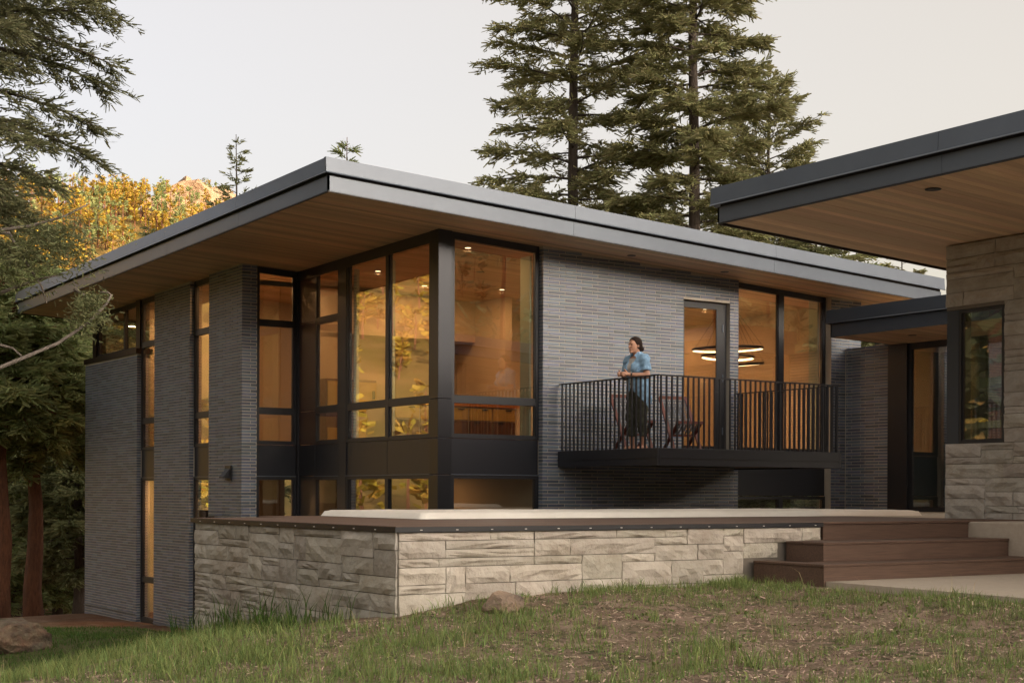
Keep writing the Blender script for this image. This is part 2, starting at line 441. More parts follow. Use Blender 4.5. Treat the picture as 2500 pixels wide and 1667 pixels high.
def ground_material():
    m = bpy.data.materials.new('ground_soil'); m.use_nodes = True
    N, L = m.node_tree.nodes, m.node_tree.links
    b = N['Principled BSDF']; b.inputs['Roughness'].default_value = .95; b.inputs['Specular IOR Level'].default_value = .15
    g = N.new('ShaderNodeNewGeometry'); P = g.outputs['Position']
    sp = N.new('ShaderNodeSeparateXYZ'); L.new(P, sp.inputs[0])
    def nz(scale, lo, hi, detail=5):
        n = N.new('ShaderNodeTexNoise'); n.inputs['Scale'].default_value = scale; n.inputs['Detail'].default_value = detail; n.inputs['Roughness'].default_value = .65
        L.new(P, n.inputs['Vector'])
        r = N.new('ShaderNodeMapRange'); r.inputs['From Min'].default_value = lo; r.inputs['From Max'].default_value = hi
        L.new(n.outputs[0], r.inputs['Value']); return r.outputs[0]
    def mixc(f, a, b_):
        k = N.new('ShaderNodeMix'); k.data_type = 'RGBA'
        if hasattr(f, 'is_linked') or not isinstance(f, float): L.new(f, k.inputs['Factor'])
        else: k.inputs['Factor'].default_value = f
        for s, v in (('A', a), ('B', b_)):
            if isinstance(v, tuple): k.inputs[s].default_value = (*v, 1)
            else: L.new(v, k.inputs[s])
        return k.outputs['Result']
    def rng_(sock, a, b_):
        r = N.new('ShaderNodeMapRange'); r.interpolation_type = 'SMOOTHSTEP'
        r.inputs['From Min'].default_value = a; r.inputs['From Max'].default_value = b_
        L.new(sock, r.inputs['Value']); return r.outputs[0]
    def mul(a, b_):
        k = N.new('ShaderNodeMath'); k.operation = 'MULTIPLY'; L.new(a, k.inputs[0])
        if isinstance(b_, float): k.inputs[1].default_value = b_
        else: L.new(b_, k.inputs[1])
        return k.outputs[0]
    soil = mixc(nz(26, .35, .65, 7), (.33, .235, .18), (.145, .10, .078))
    soil = mixc(nz(3, .45, .7), soil, (.37, .28, .22))
    green = mixc(nz(9, .4, .62), soil, (.055, .075, .026))
    lawn = mixc(nz(2.2, .42, .62), soil, green)
    # trodden reddish earth along the foot of the house
    earth = mixc(nz(40, .35, .7, 6), (.20, .098, .056), (.11, .056, .036))
    band = mul(rng_(sp.outputs[0], 7.5, 8.9), rng_(sp.outputs[1], 19.5, 22.5))
    bn = N.new('ShaderNodeMath'); bn.operation = 'MULTIPLY_ADD'; L.new(nz(1.6, .25, .75), bn.inputs[0]); bn.inputs[1].default_value = .9; bn.inputs[2].default_value = .35
    c = mixc(mul(band, bn.outputs[0]), lawn, earth)
    # dark turf of the lower lawn
    low = mul(rng_(sp.outputs[1], 12.5, 14.5), mixless(N, L, rng_(sp.outputs[0], 7.2, 8.4)))
    c = mixc(mul(low, .8), c, mixc(nz(14, .4, .65), (.05, .085, .02), (.075, .07, .03)))
    # far wooded slopes
    ln = N.new('ShaderNodeVectorMath'); ln.operation = 'LENGTH'; L.new(P, ln.inputs[0])
    farc = mixc(nz(.06, .4, .6, 6), (.17, .13, .035), (.26, .165, .06))
    c = mixc(rng_(ln.outputs['Value'], 40, 110), c, farc)
    L.new(c, b.inputs['Base Color'])
    bp = N.new('ShaderNodeBump'); bp.inputs['Strength'].default_value = .9; bp.inputs['Distance'].default_value = .03
    L.new(nz(30, .2, .8, 8), bp.inputs['Height']); L.new(bp.outputs[0], b.inputs['Normal'])
    return m
def mixless(N, L, s):
    k = N.new('ShaderNodeMath'); k.operation = 'SUBTRACT'; k.inputs[0].default_value = 1.0; L.new(s, k.inputs[1]); return k.outputs[0]
ground = link('ground', ground_me, ground_material())
tag(ground, 'patchy sloping mountain lawn of bare soil and thin grass', 'ground', kind='structure')

# concrete path beside the steps
pth = MB()
pp = [(9.3, 9.5), (9.22, 7.0), (9.6, 5.0), (11.5, 3.2), (18, 2.2), (18, 9.5)]
n = len(pp)
pth.v = [(x, y, -.745 - .006 * (9.5 - y)) for x, y in pp] + [(x, y, -1.2) for x, y in pp]
pth.f = [tuple(range(n))[::-1]] + [(i, (i + 1) % n, n + (i + 1) % n, n + i) for i in range(n)]
pth.f[0] = tuple(range(n))[::-1]
tag(pth.build('path', 'concrete'), 'pale pinkish concrete path at the foot of the wooden steps', 'path', kind='structure')

tag(MB().box(6.9, 19.0, 14.95, 18.02, -2.7, -2.41).build('bounce_court', 'gravel'), 'unseen pale gravel sheet added to bounce light up to the soffit', 'bounce_court', kind='structure')  # unseen reflector, added to brighten the soffit and balcony from below
# ------------------------------------------------------------------ the brick house
def zs(x, y): return 3.72 - .05 * (x - 10.82) - .012 * (y - 18)
house = thing('brick_house', 'dark grey brick house with flat metal-edged roof, corner bay window and balcony', 'house', (10, 18, -2.4))
HI = Matrix.Translation((-10, -18, 2.4))
def hp(o, parent=house):
    """parent to the house (or to one of its parts) keeping world coordinates"""
    o.parent = parent
    if parent is house: o.matrix_parent_inverse = HI      # parts are built in world coordinates
    return o
def P(mb, name, m, parent=house, **k):
    return hp(mb.build(name, m, None, **k), parent)
WIDE = {}

BL, BH, JT = .3048, .0508, .0118
BRICKS = []      # (wall index, s0, s1, z)
class Wall:
    """a brick skin on a vertical plane; o = world point at s=0, d = direction of s, n = outward normal"""
    def __init__(w, o, d, n, L_, z0, top, openings=(), phase=0.):
        w.o, w.d, w.n, w.L, w.z0, w.top, w.op, w.ph = Vector(o), Vector(d), Vector(n), L_, z0, top, openings, phase
    def pt(w, s, z, out=0.):
        p = w.o + w.d * s + w.n * out
        return Vector((p.x, p.y, z))
    def rows(w):
        k = 0; z = w.z0; res = []
        while True:
            zc0, zc1 = z + JT / 2, z + BH - JT / 2
            if z > 6: break
            spans = [(0., w.L)]
            for a, b, c, d in w.op:
                if zc1 > c and zc0 < d:
                    ns = []
                    for p, q in spans:
                        if b <= p or a >= q: ns.append((p, q)); continue
                        if a > p: ns.append((p, a))
                        if b < q: ns.append((b, q))
                    spans = ns
            off = (0 if k % 2 else BL / 3) + w.ph
            any_ = False
            for p, q in spans:
                i0 = math.floor((p - off) / BL)
                s = off + i0 * BL
                while s < q:
                    a, b = max(s, p), min(s + BL, q)
                    if b - a > .025:
                        tz = min(w.top(a), w.top(b))
                        if zc1 <= tz + .004:
                            any_ = True
                            res.append((a + (JT / 2 if a > p else 0), b - (JT / 2 if b < q else 0), (zc0 + zc1) / 2))
                    s += BL
            k += 1; z += BH
            if not any_ and k > 30 and z > w.top(0) + .3: break
        return res

def brick_verts(w, h):
    a, b = w / 2, h / 2
    e = .003
    return [(-a, .004, -b), (a, .004, -b), (a, .004, b), (-a, .004, b),
            (-a, -.0030, -b), (a, -.0030, -b), (a, -.0030, b), (-a, -.0030, b),
            (-a + e, -.0050, -b + e), (a - e, -.0050, -b + e), (a - e, -.0050, b - e), (-a + e, -.0050, b - e)]
BF = [(8, 9, 10, 11)] + [(i, (i + 1) % 4, 4 + (i + 1) % 4, 4 + i) for i in range(4)] + [(4 + i, 4 + (i + 1) % 4, 8 + (i + 1) % 4, 8 + i) for i in range(4)]

walls = {}
XF0 = 12.547
walls['front'] = Wall((XF0, 18.06, 0), (1, 0, 0), (0, -1, 0), 16.40 - XF0, -2.45, lambda s: zs(XF0 + s, 18.06), [(15.245 - XF0, 16.213 - XF0, .55, 3.055)])
walls['front_end'] = Wall((18.50, 18.06, 0), (1, 0, 0), (0, -1, 0), .71, -2.45, lambda s: zs(18.5 + s, 18.06), phase=.1)
walls['pier'] = Wall((9.8, 24.11, 0), (0, -1, 0), (-1, 0, 0), 24.11 - 22.703, -2.6, lambda s: zs(9.8, 24.11 - s))
walls['pier_return'] = Wall((9.8, 22.703, 0), (1, 0, 0), (0, -1, 0), .27, -2.6, lambda s: zs(9.8, 22.7), phase=.16)
walls['mid'] = Wall((9.8, 26.74, 0), (0, -1, 0), (-1, 0, 0), 26.74 - 24.99, -2.6, lambda s: zs(9.8, 26.74 - s), phase=.05)
walls['mid_return'] = Wall((9.8, 24.99, 0), (1, 0, 0), (0, -1, 0), .085, -2.6, lambda s: zs(9.8, 25), phase=.16)
walls['low'] = Wall((9.8, 30.785, 0), (0, -1, 0), (-1, 0, 0), 30.785 - 27.666, -2.75, lambda s: 2.62, phase=.1)
walls['low_return'] = Wall((9.8, 27.666, 0), (1, 0, 0), (0, -1, 0), .085, -2.75, lambda s: 2.62, phase=.16)
walls['wing'] = Wall((18.82, 18.04, 0), (0, -1, 0), (-1, 0, 0), 18.04 - 17.08, -2.45, lambda s: 2.47, phase=.03)
walls['bay_return'] = Wall((XF0, 18.17, 0), (0, -1, 0), (-1, 0, 0), .11, -2.45, lambda s: zs(XF0, 18.1), phase=.2)

# mortar bodies, one per stretch of wall
def hex_top(x0, x1, y0, y1, z0, off=.012):
    return [(x0, y0, z0), (x1, y0, z0), (x1, y1, z0), (x0, y1, z0)] + [(x, y, zs(x, y) + off) for x, y in ((x0, y0), (x1, y0), (x1, y1), (x0, y1))]
mf = .009
bodies = {}
b = MB(); b.hexa(hex_top(XF0 + mf, 15.245, 18.06 + mf, 18.33, -2.6)); b.hexa(hex_top(16.213, 16.40 - .002, 18.06 + mf, 18.33, -2.6))
b.hexa([(15.245, 18.06 + mf, 3.055), (16.213, 18.06 + mf, 3.055), (16.213, 18.33, 3.055), (15.245, 18.33, 3.055)] + [(x, y, zs(x, y) + .012) for x, y in ((15.245, 18.06 + mf), (16.213, 18.06 + mf), (16.213, 18.33), (15.245, 18.33))])
b.box(15.245, 16.213, 18.06 + mf, 18.33, -2.6, .55)
bodies['front'] = P(b, 'brick_wall', 'mortar')
bodies['front_end'] = P(MB().hexa(hex_top(18.50, 19.21, 18.06 + mf, 18.33, -2.6)), 'brick_wall', 'mortar')
bodies['pier'] = P(MB().hexa(hex_top(9.8 + mf, 10.07, 22.703 + mf, 24.11, -2.9)), 'brick_wall', 'mortar')
bodies['mid'] = P(MB().hexa(hex_top(9.8 + mf, 9.98, 24.99 + mf, 26.74, -2.9)), 'brick_wall', 'mortar')
bodies['low'] = P(MB().box(9.8 + mf, 10.07, 27.666 + mf, 30.785, -3.0, 2.62), 'brick_wall', 'mortar')
bodies['wing'] = P(MB().box(18.82 + mf, 19.05, 17.08, 18.06, -2.6, 2.47), 'brick_wall', 'mortar')
for k_, r_k in (('pier_return', 'pier'), ('mid_return', 'mid'), ('low_return', 'low'), ('bay_return', 'front')): bodies[k_] = bodies[r_k]

cand = []
for wk, w in walls.items():
    for (a, b_, z) in w.rows():
        c = w.pt((a + b_) / 2, z)
        full = (b_ - a) > BL - JT - .003
        vis = not (wk == 'front' and (z < .62 and c.x > 12.8 or z < -.3))
        cand.append((wk, a, b_, z, full and vis, c.length))
order = sorted((i for i, q in enumerate(cand) if q[4]), key=lambda i: cand[i][5])[:300]
single = set(order)
bme = bpy.data.meshes.new('brick'); bme.from_pydata(brick_verts(BL - JT, BH - JT), [], BF); bme.update(); bme.materials.append(M['brick'])
rest = {}
for i, (wk, a, b_, z, ok, _) in enumerate(cand):
    w = walls[wk]; j = random.uniform(-.0012, .0015)
    if i in single:
        o = link('brick', bme)
        o.location = w.pt((a + b_) / 2, z, -mf + .0012 + j)
        o.rotation_euler = (0, 0, math.atan2(w.d.y, w.d.x))
        hp(o, bodies[wk])
    else:
        rest.setdefault(bodies[wk].name, (bodies[wk], MB()))
        mb = rest[bodies[wk].name][1]; n0 = len(mb.v)
        for x, y, zz in brick_verts(b_ - a, BH - JT):
            p = w.pt((a + b_) / 2 + x, z + zz, -y - mf + .0012 + j)
            mb.v.append(tuple(p))
        mb.f += [tuple(n0 + q for q in f) for f in BF]
for par, mb in rest.values():
    o = P(mb, 'bricks', 'brick', par); o['kind'] = 'stuff'

# metal cap and clerestory base on the low wall, base flashing
P(MB().box(9.775, 10.1, 27.64, 30.81, 2.62, 2.72), 'wall_cap', 'bronze')

# ---- windows: frame is the part, glass its sub-part
def win(ax, p, s0, s1, z0, z1a, z1b=None, fw=.05, ft=None, fb=None, dep=.07, name='window', m='black', gl=True, inset=.03):
    z1b = z1a if z1b is None else z1b
    ft = fw if ft is None else ft; fb = fw if fb is None else fb
    sg = 1 if ax == 'x' else 1
    def pt(s, z, t):
        return (s, p + t, z) if ax == 'x' else (p + t, s, z)
    def zt(s): return z1a + (z1b - z1a) * (s - s0) / (s1 - s0)
    def slab(mb, a, b, za0, zb0, za1, zb1, t0, t1):
        q = [pt(a, za0, t0), pt(b, zb0, t0), pt(b, zb0, t1), pt(a, za0, t1), pt(a, za1, t0), pt(b, zb1, t0), pt(b, zb1, t1), pt(a, za1, t1)]
        mb.hexa(q)
    f = MB()
    slab(f, s0, s0 + fw, z0, z0, zt(s0), zt(s0 + fw), 0, dep)
    slab(f, s1 - fw, s1, z0, z0, zt(s1 - fw), zt(s1), 0, dep)
    slab(f, s0 + fw, s1 - fw, z0, z0, z0 + fb, z0 + fb, .002, dep - .002)
    slab(f, s0 + fw, s1 - fw, zt(s0 + fw) - ft, zt(s1 - fw) - ft, zt(s0 + fw), zt(s1 - fw), .002, dep - .002)
    # inner glazing bead
    e = .014
    for a, b, za, zb, zc, zd in ((s0 + fw, s0 + fw + e, z0 + fb, z0 + fb, zt(s0 + fw) - ft, zt(s0 + fw + e) - ft), (s1 - fw - e, s1 - fw, z0 + fb, z0 + fb, zt(s1 - fw - e) - ft, zt(s1 - fw) - ft),
                                 (s0 + fw + e, s1 - fw - e, z0 + fb, z0 + fb, z0 + fb + e, z0 + fb + e)):
        slab(f, a, b, za, zb, zc, zd, .016, dep - .01)
    w = P(f, name, m)
    g = MB()
    slab(g, s0 + fw - .004, s1 - fw + .004, z0 + fb - .004, z0 + fb - .004, zt(s0 + fw) - ft + .004, zt(s1 - fw) - ft + .004, inset, inset + .008)
    P(g, 'pane', 'glass', w)
    return w
LV = (1.325, 2.775)
def panel(ax, p, s0, s1, z0, z1, m='black_panel', dep=.06, name='spandrel_panel'):
    q = MB()
    if ax == 'x': q.box(s0 + .004, s1 - .004, p + .012, p + dep, z0 + .004, z1 - .004)
    else: q.box(p + .012, p + dep, s0 + .004, s1 - .004, z0 + .004, z1 - .004)
    return P(q, name, m, bevel=.004)
def drip(ax, p, s0, s1, z):
    q = MB()
    if ax == 'x': q.box(s0, s1, p - .012, p + .05, z - .006, z + .006)
    else: q.box(p - .012, p + .05, s0, s1, z - .006, z + .006)
    P(q, 'drip_edge', 'fascia')
def bay(ax, p, s0, s1, tr2=False, zl=-2.35, low=True):
    f = (lambda s: zs(s, p)) if ax == 'x' else (lambda s: zs(p, s))
    if tr2:
        win(ax, p, s0, s1, LV[1], f(s0), f(s1), ft=.10); win(ax, p, s0, s1, LV[0], LV[1])
    else:
        win(ax, p, s0, s1, LV[0], f(s0), f(s1), ft=.10)
    win(ax, p, s0, s1, .775, LV[0])
    panel(ax, p, s0, s1, .255, .775)
    drip(ax, p, s0, s1, .255)
    if low: win(ax, p, s0, s1, zl, .247)
bay('x', 18.16, 11.03, 12.545)
bay('y', 10.82, 18.38, 19.67)
bay('y', 10.82, 19.67, 20.98)
bay('y', 10.82, 21.24, 22.10, tr2=True)
bay('x', 22.75, 10.075, 10.80, tr2=True)
bay('y', 9.885, 24.112, 24.985, tr2=True)
bay('y', 9.885, 26.742, 27.66, tr2=True, low=False)
win('y', 9.885, 26.742, 27.66, -1.68, .247); win('y', 9.885, 26.742, 27.66, -2.45, -1.68)
P(MB().box(9.89, 10.2, 26.742, 27.66, -3, -2.45), 'sill', 'black')
win('y', 9.9, 27.9, 28.67, 2.72, zs(9.9, 27.9), zs(9.9, 28.67), ft=.09)
win('y', 9.9, 28.67, 30.3, 2.72, zs(9.9, 28.67), zs(9.9, 30.3), ft=.09)
P(MB().hexa(hex_top(9.86, 10.05, 27.675, 27.9, 2.722)), 'mullion_post', 'bronze')
P(MB().hexa(hex_top(9.86, 10.05, 30.3, 30.5, 2.722)), 'mullion_post', 'bronze')
win('x', 30.4, 10.05, 13.0, 2.72, zs(10.05, 30.4), zs(13, 30.4), ft=.09)
# posts and mullions of the bay
def stacked(x0, x1, y0, y1, m='post'):
    zz = [-2.45, .25, .77, 1.327]
    for a, b2 in zip(zz[:-1], zz[1:]):
        P(MB().box(x0, x1, y0, y1, a + .003, b2 - .003), 'corner_post', m, bevel=.004)
    P(MB().hexa(hex_top(x0, x1, y0, y1, 1.33)), 'corner_post', m, bevel=.004)
stacked(10.80, 11.028, 18.135, 18.378)
P(MB().hexa(hex_top(10.812, 10.9, 20.982, 21.238, -2.45)), 'mullion_post', 'black')
for a, b2 in ((-2.45, .255), (.255, .775), (.775, 1.325), (1.325, 2.775)):
    panel('y', 10.82, 22.11, 22.86, a, b2, m='brown_panel' if a > .7 else 'black_panel', name='opaque_panel')
P(MB().hexa([(10.832, 22.114, 2.779), (10.88, 22.114, 2.779), (10.88, 22.856, 2.779), (10.832, 22.856, 2.779)] + [(x, y, zs(x, y)) for x, y in ((10.832, 22.114), (10.88, 22.114), (10.88, 22.856), (10.832, 22.856))]), 'opaque_panel', 'brown_panel')
P(MB().hexa(hex_top(10.80, 10.86, 22.70, 22.86, -2.45, 0)), 'corner_trim', 'black')
# dark head strips where glazing meets the soffit
P(MB().hexa([(10.81, 18.38, 3.55), (10.815, 18.38, 3.55), (10.815, 22.86, 3.5), (10.81, 22.86, 3.5)] + [(x, y, zs(x, y)) for x, y in ((10.81, 18.38), (10.815, 18.38), (10.815, 22.86), (10.81, 22.86))]), 'head_trim', 'black')

# right-hand window strip behind the balcony, and the balcony door
win('x', 18.2, 16.40, 17.47, .68, zs(16.4, 18.2), zs(17.47, 18.2), fw=.06, ft=.09)
win('x', 18.2, 17.47, 18.50, .68, zs(17.47, 18.2), zs(18.5, 18.2), fw=.06, ft=.09)
panel('x', 18.2, 16.40, 18.50, -.04, .68)
win('x', 18.2, 16.40, 17.47, -2.4, -.045); win('x', 18.2, 17.47, 18.50, -2.4, -.045)
dr = win('x', 18.14, 15.25, 16.205, .60, 3.045, fw=.07, ft=.1, fb=.14, dep=.08, name='door')
P(MB().box(15.98, 16.15, 18.125, 18.145, .62, 2.95), 'door_stile', 'black', dr)
for z in (1.0, 1.85, 2.65):
    P(MB().box(16.10, 16.118, 18.112, 18.126, z - .06, z + .06), 'hinge', 'fascia', dr)
P(MB().tube([(16.02, 18.12, 1.62), (16.02, 18.085, 1.62), (15.92, 18.085, 1.62)], .009, 6), 'door_handle', 'black', dr)
# entry glazing of the link
P(MB().box(18.80, 18.95, 16.68, 17.085, -.6, 2.47), 'corner_post', 'black')
win('y', 18.84, 15.2, 16.68, -.28, 2.47, fw=.06, ft=.12, name='door')
win('y', 18.84, 13.6, 15.2, -.28, 2.47, fw=.06, ft=.12, name='door')

P(MB().box(20.6, 20.7, 12.6, 17.9, -.3, 2.6), 'interior_wall', 'unlit_teal'); P(MB().box(19.05, 20.6, 17.5, 17.6, -.3, 2.6), 'interior_wall', 'unlit_teal'); P(MB().box(18.96, 20.6, 12.6, 17.5, -.5, -.29), 'floor', 'floorwood'); P(MB().box(18.96, 20.6, 12.6, 17.5, 2.46, 2.5), 'ceiling', 'cedar')
# ---- roof
RX0, RX1, RY0, RY1 = 8.58, 20.2, 17.17, 31.4
TH = .425
def zrect(x0, x1, y0, y1, lo, hi, f=zs):
    c = ((x0, y0), (x1, y0), (x1, y1), (x0, y1))
    return [(x, y, f(x, y) + lo) for x, y in c] + [(x, y, f(x, y) + hi) for x, y in c]
roof = P(MB().hexa(zrect(RX0 + .03, RX1 - .03, RY0 + .03, RY1 - .03, .035, TH - .01)), 'roof', 'black')
def fascia_run(pts, parent, f, m, lo=.19, gap=.04, hi=.42, seg=3.0, out=.045, P=P, off0=0.):
    """pts: start, end in plan; n: outward; splits into panels with hairline seams"""
    (x0, y0), (x1, y1), (nx_, ny_) = pts
    L_ = math.hypot(x1 - x0, y1 - y0); k = max(1, round(L_ / seg)); dx, dy = (x1 - x0) / L_, (y1 - y0) / L_
    for i in range(k):
        a, b2 = L_ * i / k + (.002 if i else 0), L_ * (i + 1) / k - (.002 if i < k - 1 else 0)
        def pt(s, o, z):
            x, y = x0 + dx * s + nx_ * o, y0 + dy * s + ny_ * o
            return (x, y, f(x0 + dx * s, y0 + dy * s) + z)
        prof = [(0, 0), (0, lo), (-.025, lo), (-.025, 0)]
        q = MB(); q.v = [pt(a, o, z) for o, z in prof] + [pt(b2, o, z) for o, z in prof]
        q.f = [(0, 4, 5, 1), (1, 5, 6, 2), (2, 6, 7, 3), (3, 7, 4, 0), (0, 1, 2, 3), (7, 6, 5, 4)]
        P(q, 'fascia_panel', m, parent)
        e0 = a - (off0 if i == 0 else 0); e1 = b2 + (off0 if i == k - 1 else 0)
        prof = [(out + .016, lo + gap - .012), (out, lo + gap + .006), (out - .014, hi), (-.03, hi), (-.03, lo + gap + .01), (out + .006, lo + gap - .016)]
        n_ = len(prof)
        q = MB(); q.v = [pt(e0, o, z) for o, z in prof] + [pt(e1, o, z) for o, z in prof]
        q.f = [(j, n_ + j, n_ + (j + 1) % n_, (j + 1) % n_) for j in range(n_)] + [tuple(range(n_)), tuple(range(2 * n_ - 1, n_ - 1, -1))]
        P(q, 'fascia_cap', m, parent)
fascia_run(((RX0, RY0), (RX1, RY0), (0, -1)), roof, zs, 'fascia', seg=4.0, off0=.045)
fascia_run(((RX0, RY1), (RX0, RY0), (-1, 0)), roof, zs, 'fascia', seg=2.9, off0=.03)
fascia_run(((RX1, RY1), (RX0, RY1), (0, 1)), roof, zs, 'fascia', seg=6)
# shadow-gap strip between the two bands, black edge angle under the fascia
q = MB(); q.hexa(zrect(RX0 + .012, RX1 - .012, RY0 + .012, RY0 + .03, .19, .24)); q.hexa(zrect(RX0 + .012, RX0 + .03, RY0 + .03, RY1 - .012, .19, .24))
P(q, 'shadow_gap', 'black', roof)
q = MB(); q.hexa(zrect(RX0 + .004, RX1, RY0 + .004, RY0 + .03, -.012, -.001)); q.hexa(zrect(RX0 + .004, RX0 + .03, RY0 + .03, RY1, -.012, -.001)); q.hexa(zrect(RX0 + .03, RX1, RY1 - .03, RY1, -.012, -.001))
P(q, 'edge_angle', 'black', roof)
# cedar boards of the soffit and ceiling, running along the house front
def boards(x0, x1, y0, y1, pitch, f, m, parent, P=P, split=.35, lo=0., hi=.03):
    y = y0; k = 0
    while y < y1 - .01:
        yb = min(y + pitch - .0035, y1); xs = [x0, x1]
        if random.random() < split: xs = [x0, random.uniform(x0 + .2 * (x1 - x0), x0 + .8 * (x1 - x0)), x1]
        for a, b2 in zip(xs[:-1], xs[1:]):
            j = random.uniform(0, .0025)
            P(MB().hexa(zrect(a + .001, b2 - .001, y, yb, lo + j, hi, f)), 'soffit_plank', m, parent)
        y += pitch; k += 1
boards(RX0 + .032, RX1 - .03, RY0 + .032, RY1 - .032, .092, zs, 'cedar', roof)
def downlight(x, y, f, parent, lit=False, P=P, r=.065):
    z = f(x, y)
    k = P(MB().lathe((x, y, z - .004), [(r * .72, .002), (r, .0), (r * 1.02, .004), (r * .75, .004)], 20), 'recessed_light', 'lampglow' if False else 'black', parent)
    P(MB().lathe((x, y, z - .0035), [(r * .7, .0), (r * .7, .003)], 20), 'lamp_lens', 'lampglow' if lit else 'lens_dark', parent if parent is not house else k)
    return k
for x, y in ((13.92, 17.71), (15.76, 17.69), (9.19, 29.12), (9.7, 30.6)): downlight(x, y, zs, roof)
for x, y in ((11.82, 18.99), (14.16, 21.63), (11.75, 21.68), (13.4, 19.2), (17.9, 20.6)): downlight(x, y, zs, roof, True)
downlight(13.0, 20.5, zs, roof)

def lamp_light(name, loc, power, size=.1, color=(1, .62, .30), kind='POINT', parent=None):
    d = bpy.data.lights.new(name, kind); d.energy = power; d.color = color
    if kind == 'POINT': d.shadow_soft_size = size
    if kind == 'AREA': d.shape = 'DISK'; d.size = size
    o = bpy.data.objects.new(name, d); col.objects.link(o); o.location = loc
    return o
WARM = (1, .50, .205)
for i, (x, y) in enumerate(((11.82, 18.99), (14.16, 21.63), (11.75, 21.68), (13.4, 19.2), (17.9, 20.6))):
    lamp_light('recessed_and_fill_glow', (x, y, zs(x, y) - .05), 7, .12, WARM, 'AREA')

# ---- interior shells of the rooms behind the glass
P(MB().box(10.92, 19.2, 18.34, 22.85, .35, .5).box(10.12, 19.2, 22.851, 30.35, .35, .5), 'floor', 'floorwood')
q = MB(); q.box(10.9, 14.9, 25.9, 26.0, .5, 3.6); P(q, 'interior_wall', 'plaster')
P(MB().box(14.6, 14.75, 18.34, 21.2, .5, 3.56), 'interior_wall', 'plaster')
P(MB().box(14.6, 14.75, 22.2, 25.9, .5, 3.5), 'interior_wall', 'plaster')
P(MB().box(14.75, 19.2, 23.6, 23.75, .5, 3.45), 'interior_wall', 'plaster')
P(MB().box(19.05, 19.2, 18.34, 23.6, .5, 3.4), 'interior_wall', 'plaster')
P(MB().box(12.2, 14.6, 23.9, 25.9, .5, 3.1), 'interior_wall', 'plaster')
P(MB().box(11.4, 14.6, 23.2, 23.9, 2.75, 3.5), 'bulkhead', 'plaster')
P(MB().box(13.3, 14.6, 23.82, 23.89, .5, 2.6), 'niche_panel', 'plaster_dark')
P(MB().box(10.1, 10.79, 22.86, 22.9, 3.42, 3.5), 'roller_blind', 'plaster_dark')
P(MB().box(10.12, 10.9, 25.4, 25.5, .5, 3.6), 'interior_wall', 'plaster')
P(MB().box(10.12, 14.6, 28.2, 28.3, .5, 3.6), 'interior_wall', 'plaster')
P(MB().box(16.8, 19.04, 23.45, 23.59, .5, 2.1), 'wall_panel', 'walnut')
# lower floor
P(MB().box(10.92, 19.2, 18.34, 22.85, -2.75, -2.45).box(10.12, 19.2, 22.851, 30.35, -2.75, -2.45), 'floor', 'floorwood')
P(MB().box(10.9, 19.2, 22.9, 23.0, -2.45, .34), 'interior_wall', 'plaster_dark')
P(MB().box(12.6, 12.7, 18.34, 22.9, -2.45, .34), 'interior_wall', 'plaster')
P(MB().box(10.7, 12.2, 26.2, 26.3, -2.45, .34), 'interior_wall', 'plaster_dark')
P(MB().box(10.12, 10.9, 29.2, 29.3, -2.45, .34), 'interior_wall', 'plaster')
P(MB().box(14.8, 19.2, 21.3, 21.4, -2.45, .34), 'interior_wall', 'plaster')
# pale jambs inside the frames
for y in (18.46, 19.74, 20.9): P(MB().box(10.91, 11.0, y, y + .02, .55, 3.5), 'window_jamb', 'jamb')
P(MB().box(12.44, 12.47, 18.25, 18.5, .55, 3.5), 'window_jamb', 'jamb')
P(MB().box(18.40, 18.43, 18.28, 18.5, .55, 3.3), 'window_jamb', 'jamb')

# ---- balcony
bal = P(MB().box(12.86, 16.29, 15.77, 18.05, .40, .585), 'balcony', 'black')
for a in ((12.82, 12.86, 15.73, 18.055), (12.862, 16.29, 15.73, 15.77), (16.29, 16.33, 15.73, 18.055)):
    q = MB().box(*a, .377, .615)
    P(q, 'fascia', 'black_panel', bal, bevel=.004)
P(MB().box(12.81, 12.822, 15.74, 18.05, .475, .49), 'fascia_rib', 'black', bal)
P(MB().box(12.83, 16.32, 15.722, 15.732, .475, .485), 'fascia_rib', 'black', bal)
y = 15.85
while y < 18.0:
    P(MB().box(12.88, 16.27, y, y + .13, .587, .605), 'deck_board', 'deckwood', bal); y += .137
Z1 = 1.60
for a, b2 in (((12.84, 15.75, Z1), (16.31, 15.75, Z1)), ((12.84, 15.772, Z1), (12.84, 18.03, Z1)), ((16.31, 15.772, Z1), (16.31, 18.03, Z1))):
    P(MB().bar(a, b2, .044, .018), 'handrail', 'black', bal)
bm = MB().box(-.0105, .0105, -.0105, .0105, .0, .995).mesh('baluster'); bm.materials.append(M['black'])
def bar_at(x, y):
    o = link('baluster', bm); o.location = (x, y, .60); hp(o, bal)
for i in range(36): bar_at(12.84 + (16.31 - 12.84) * (i + .6) / 36.2, 15.75)
for i in range(23):
    yy = 15.75 + (18.02 - 15.75) * (i + .8) / 23.3
    bar_at(12.84, yy); bar_at(16.31, yy)
P(MB().box(12.832, 12.848, 15.742, 15.758, .6, 1.6), 'corner_post', 'black', bal)

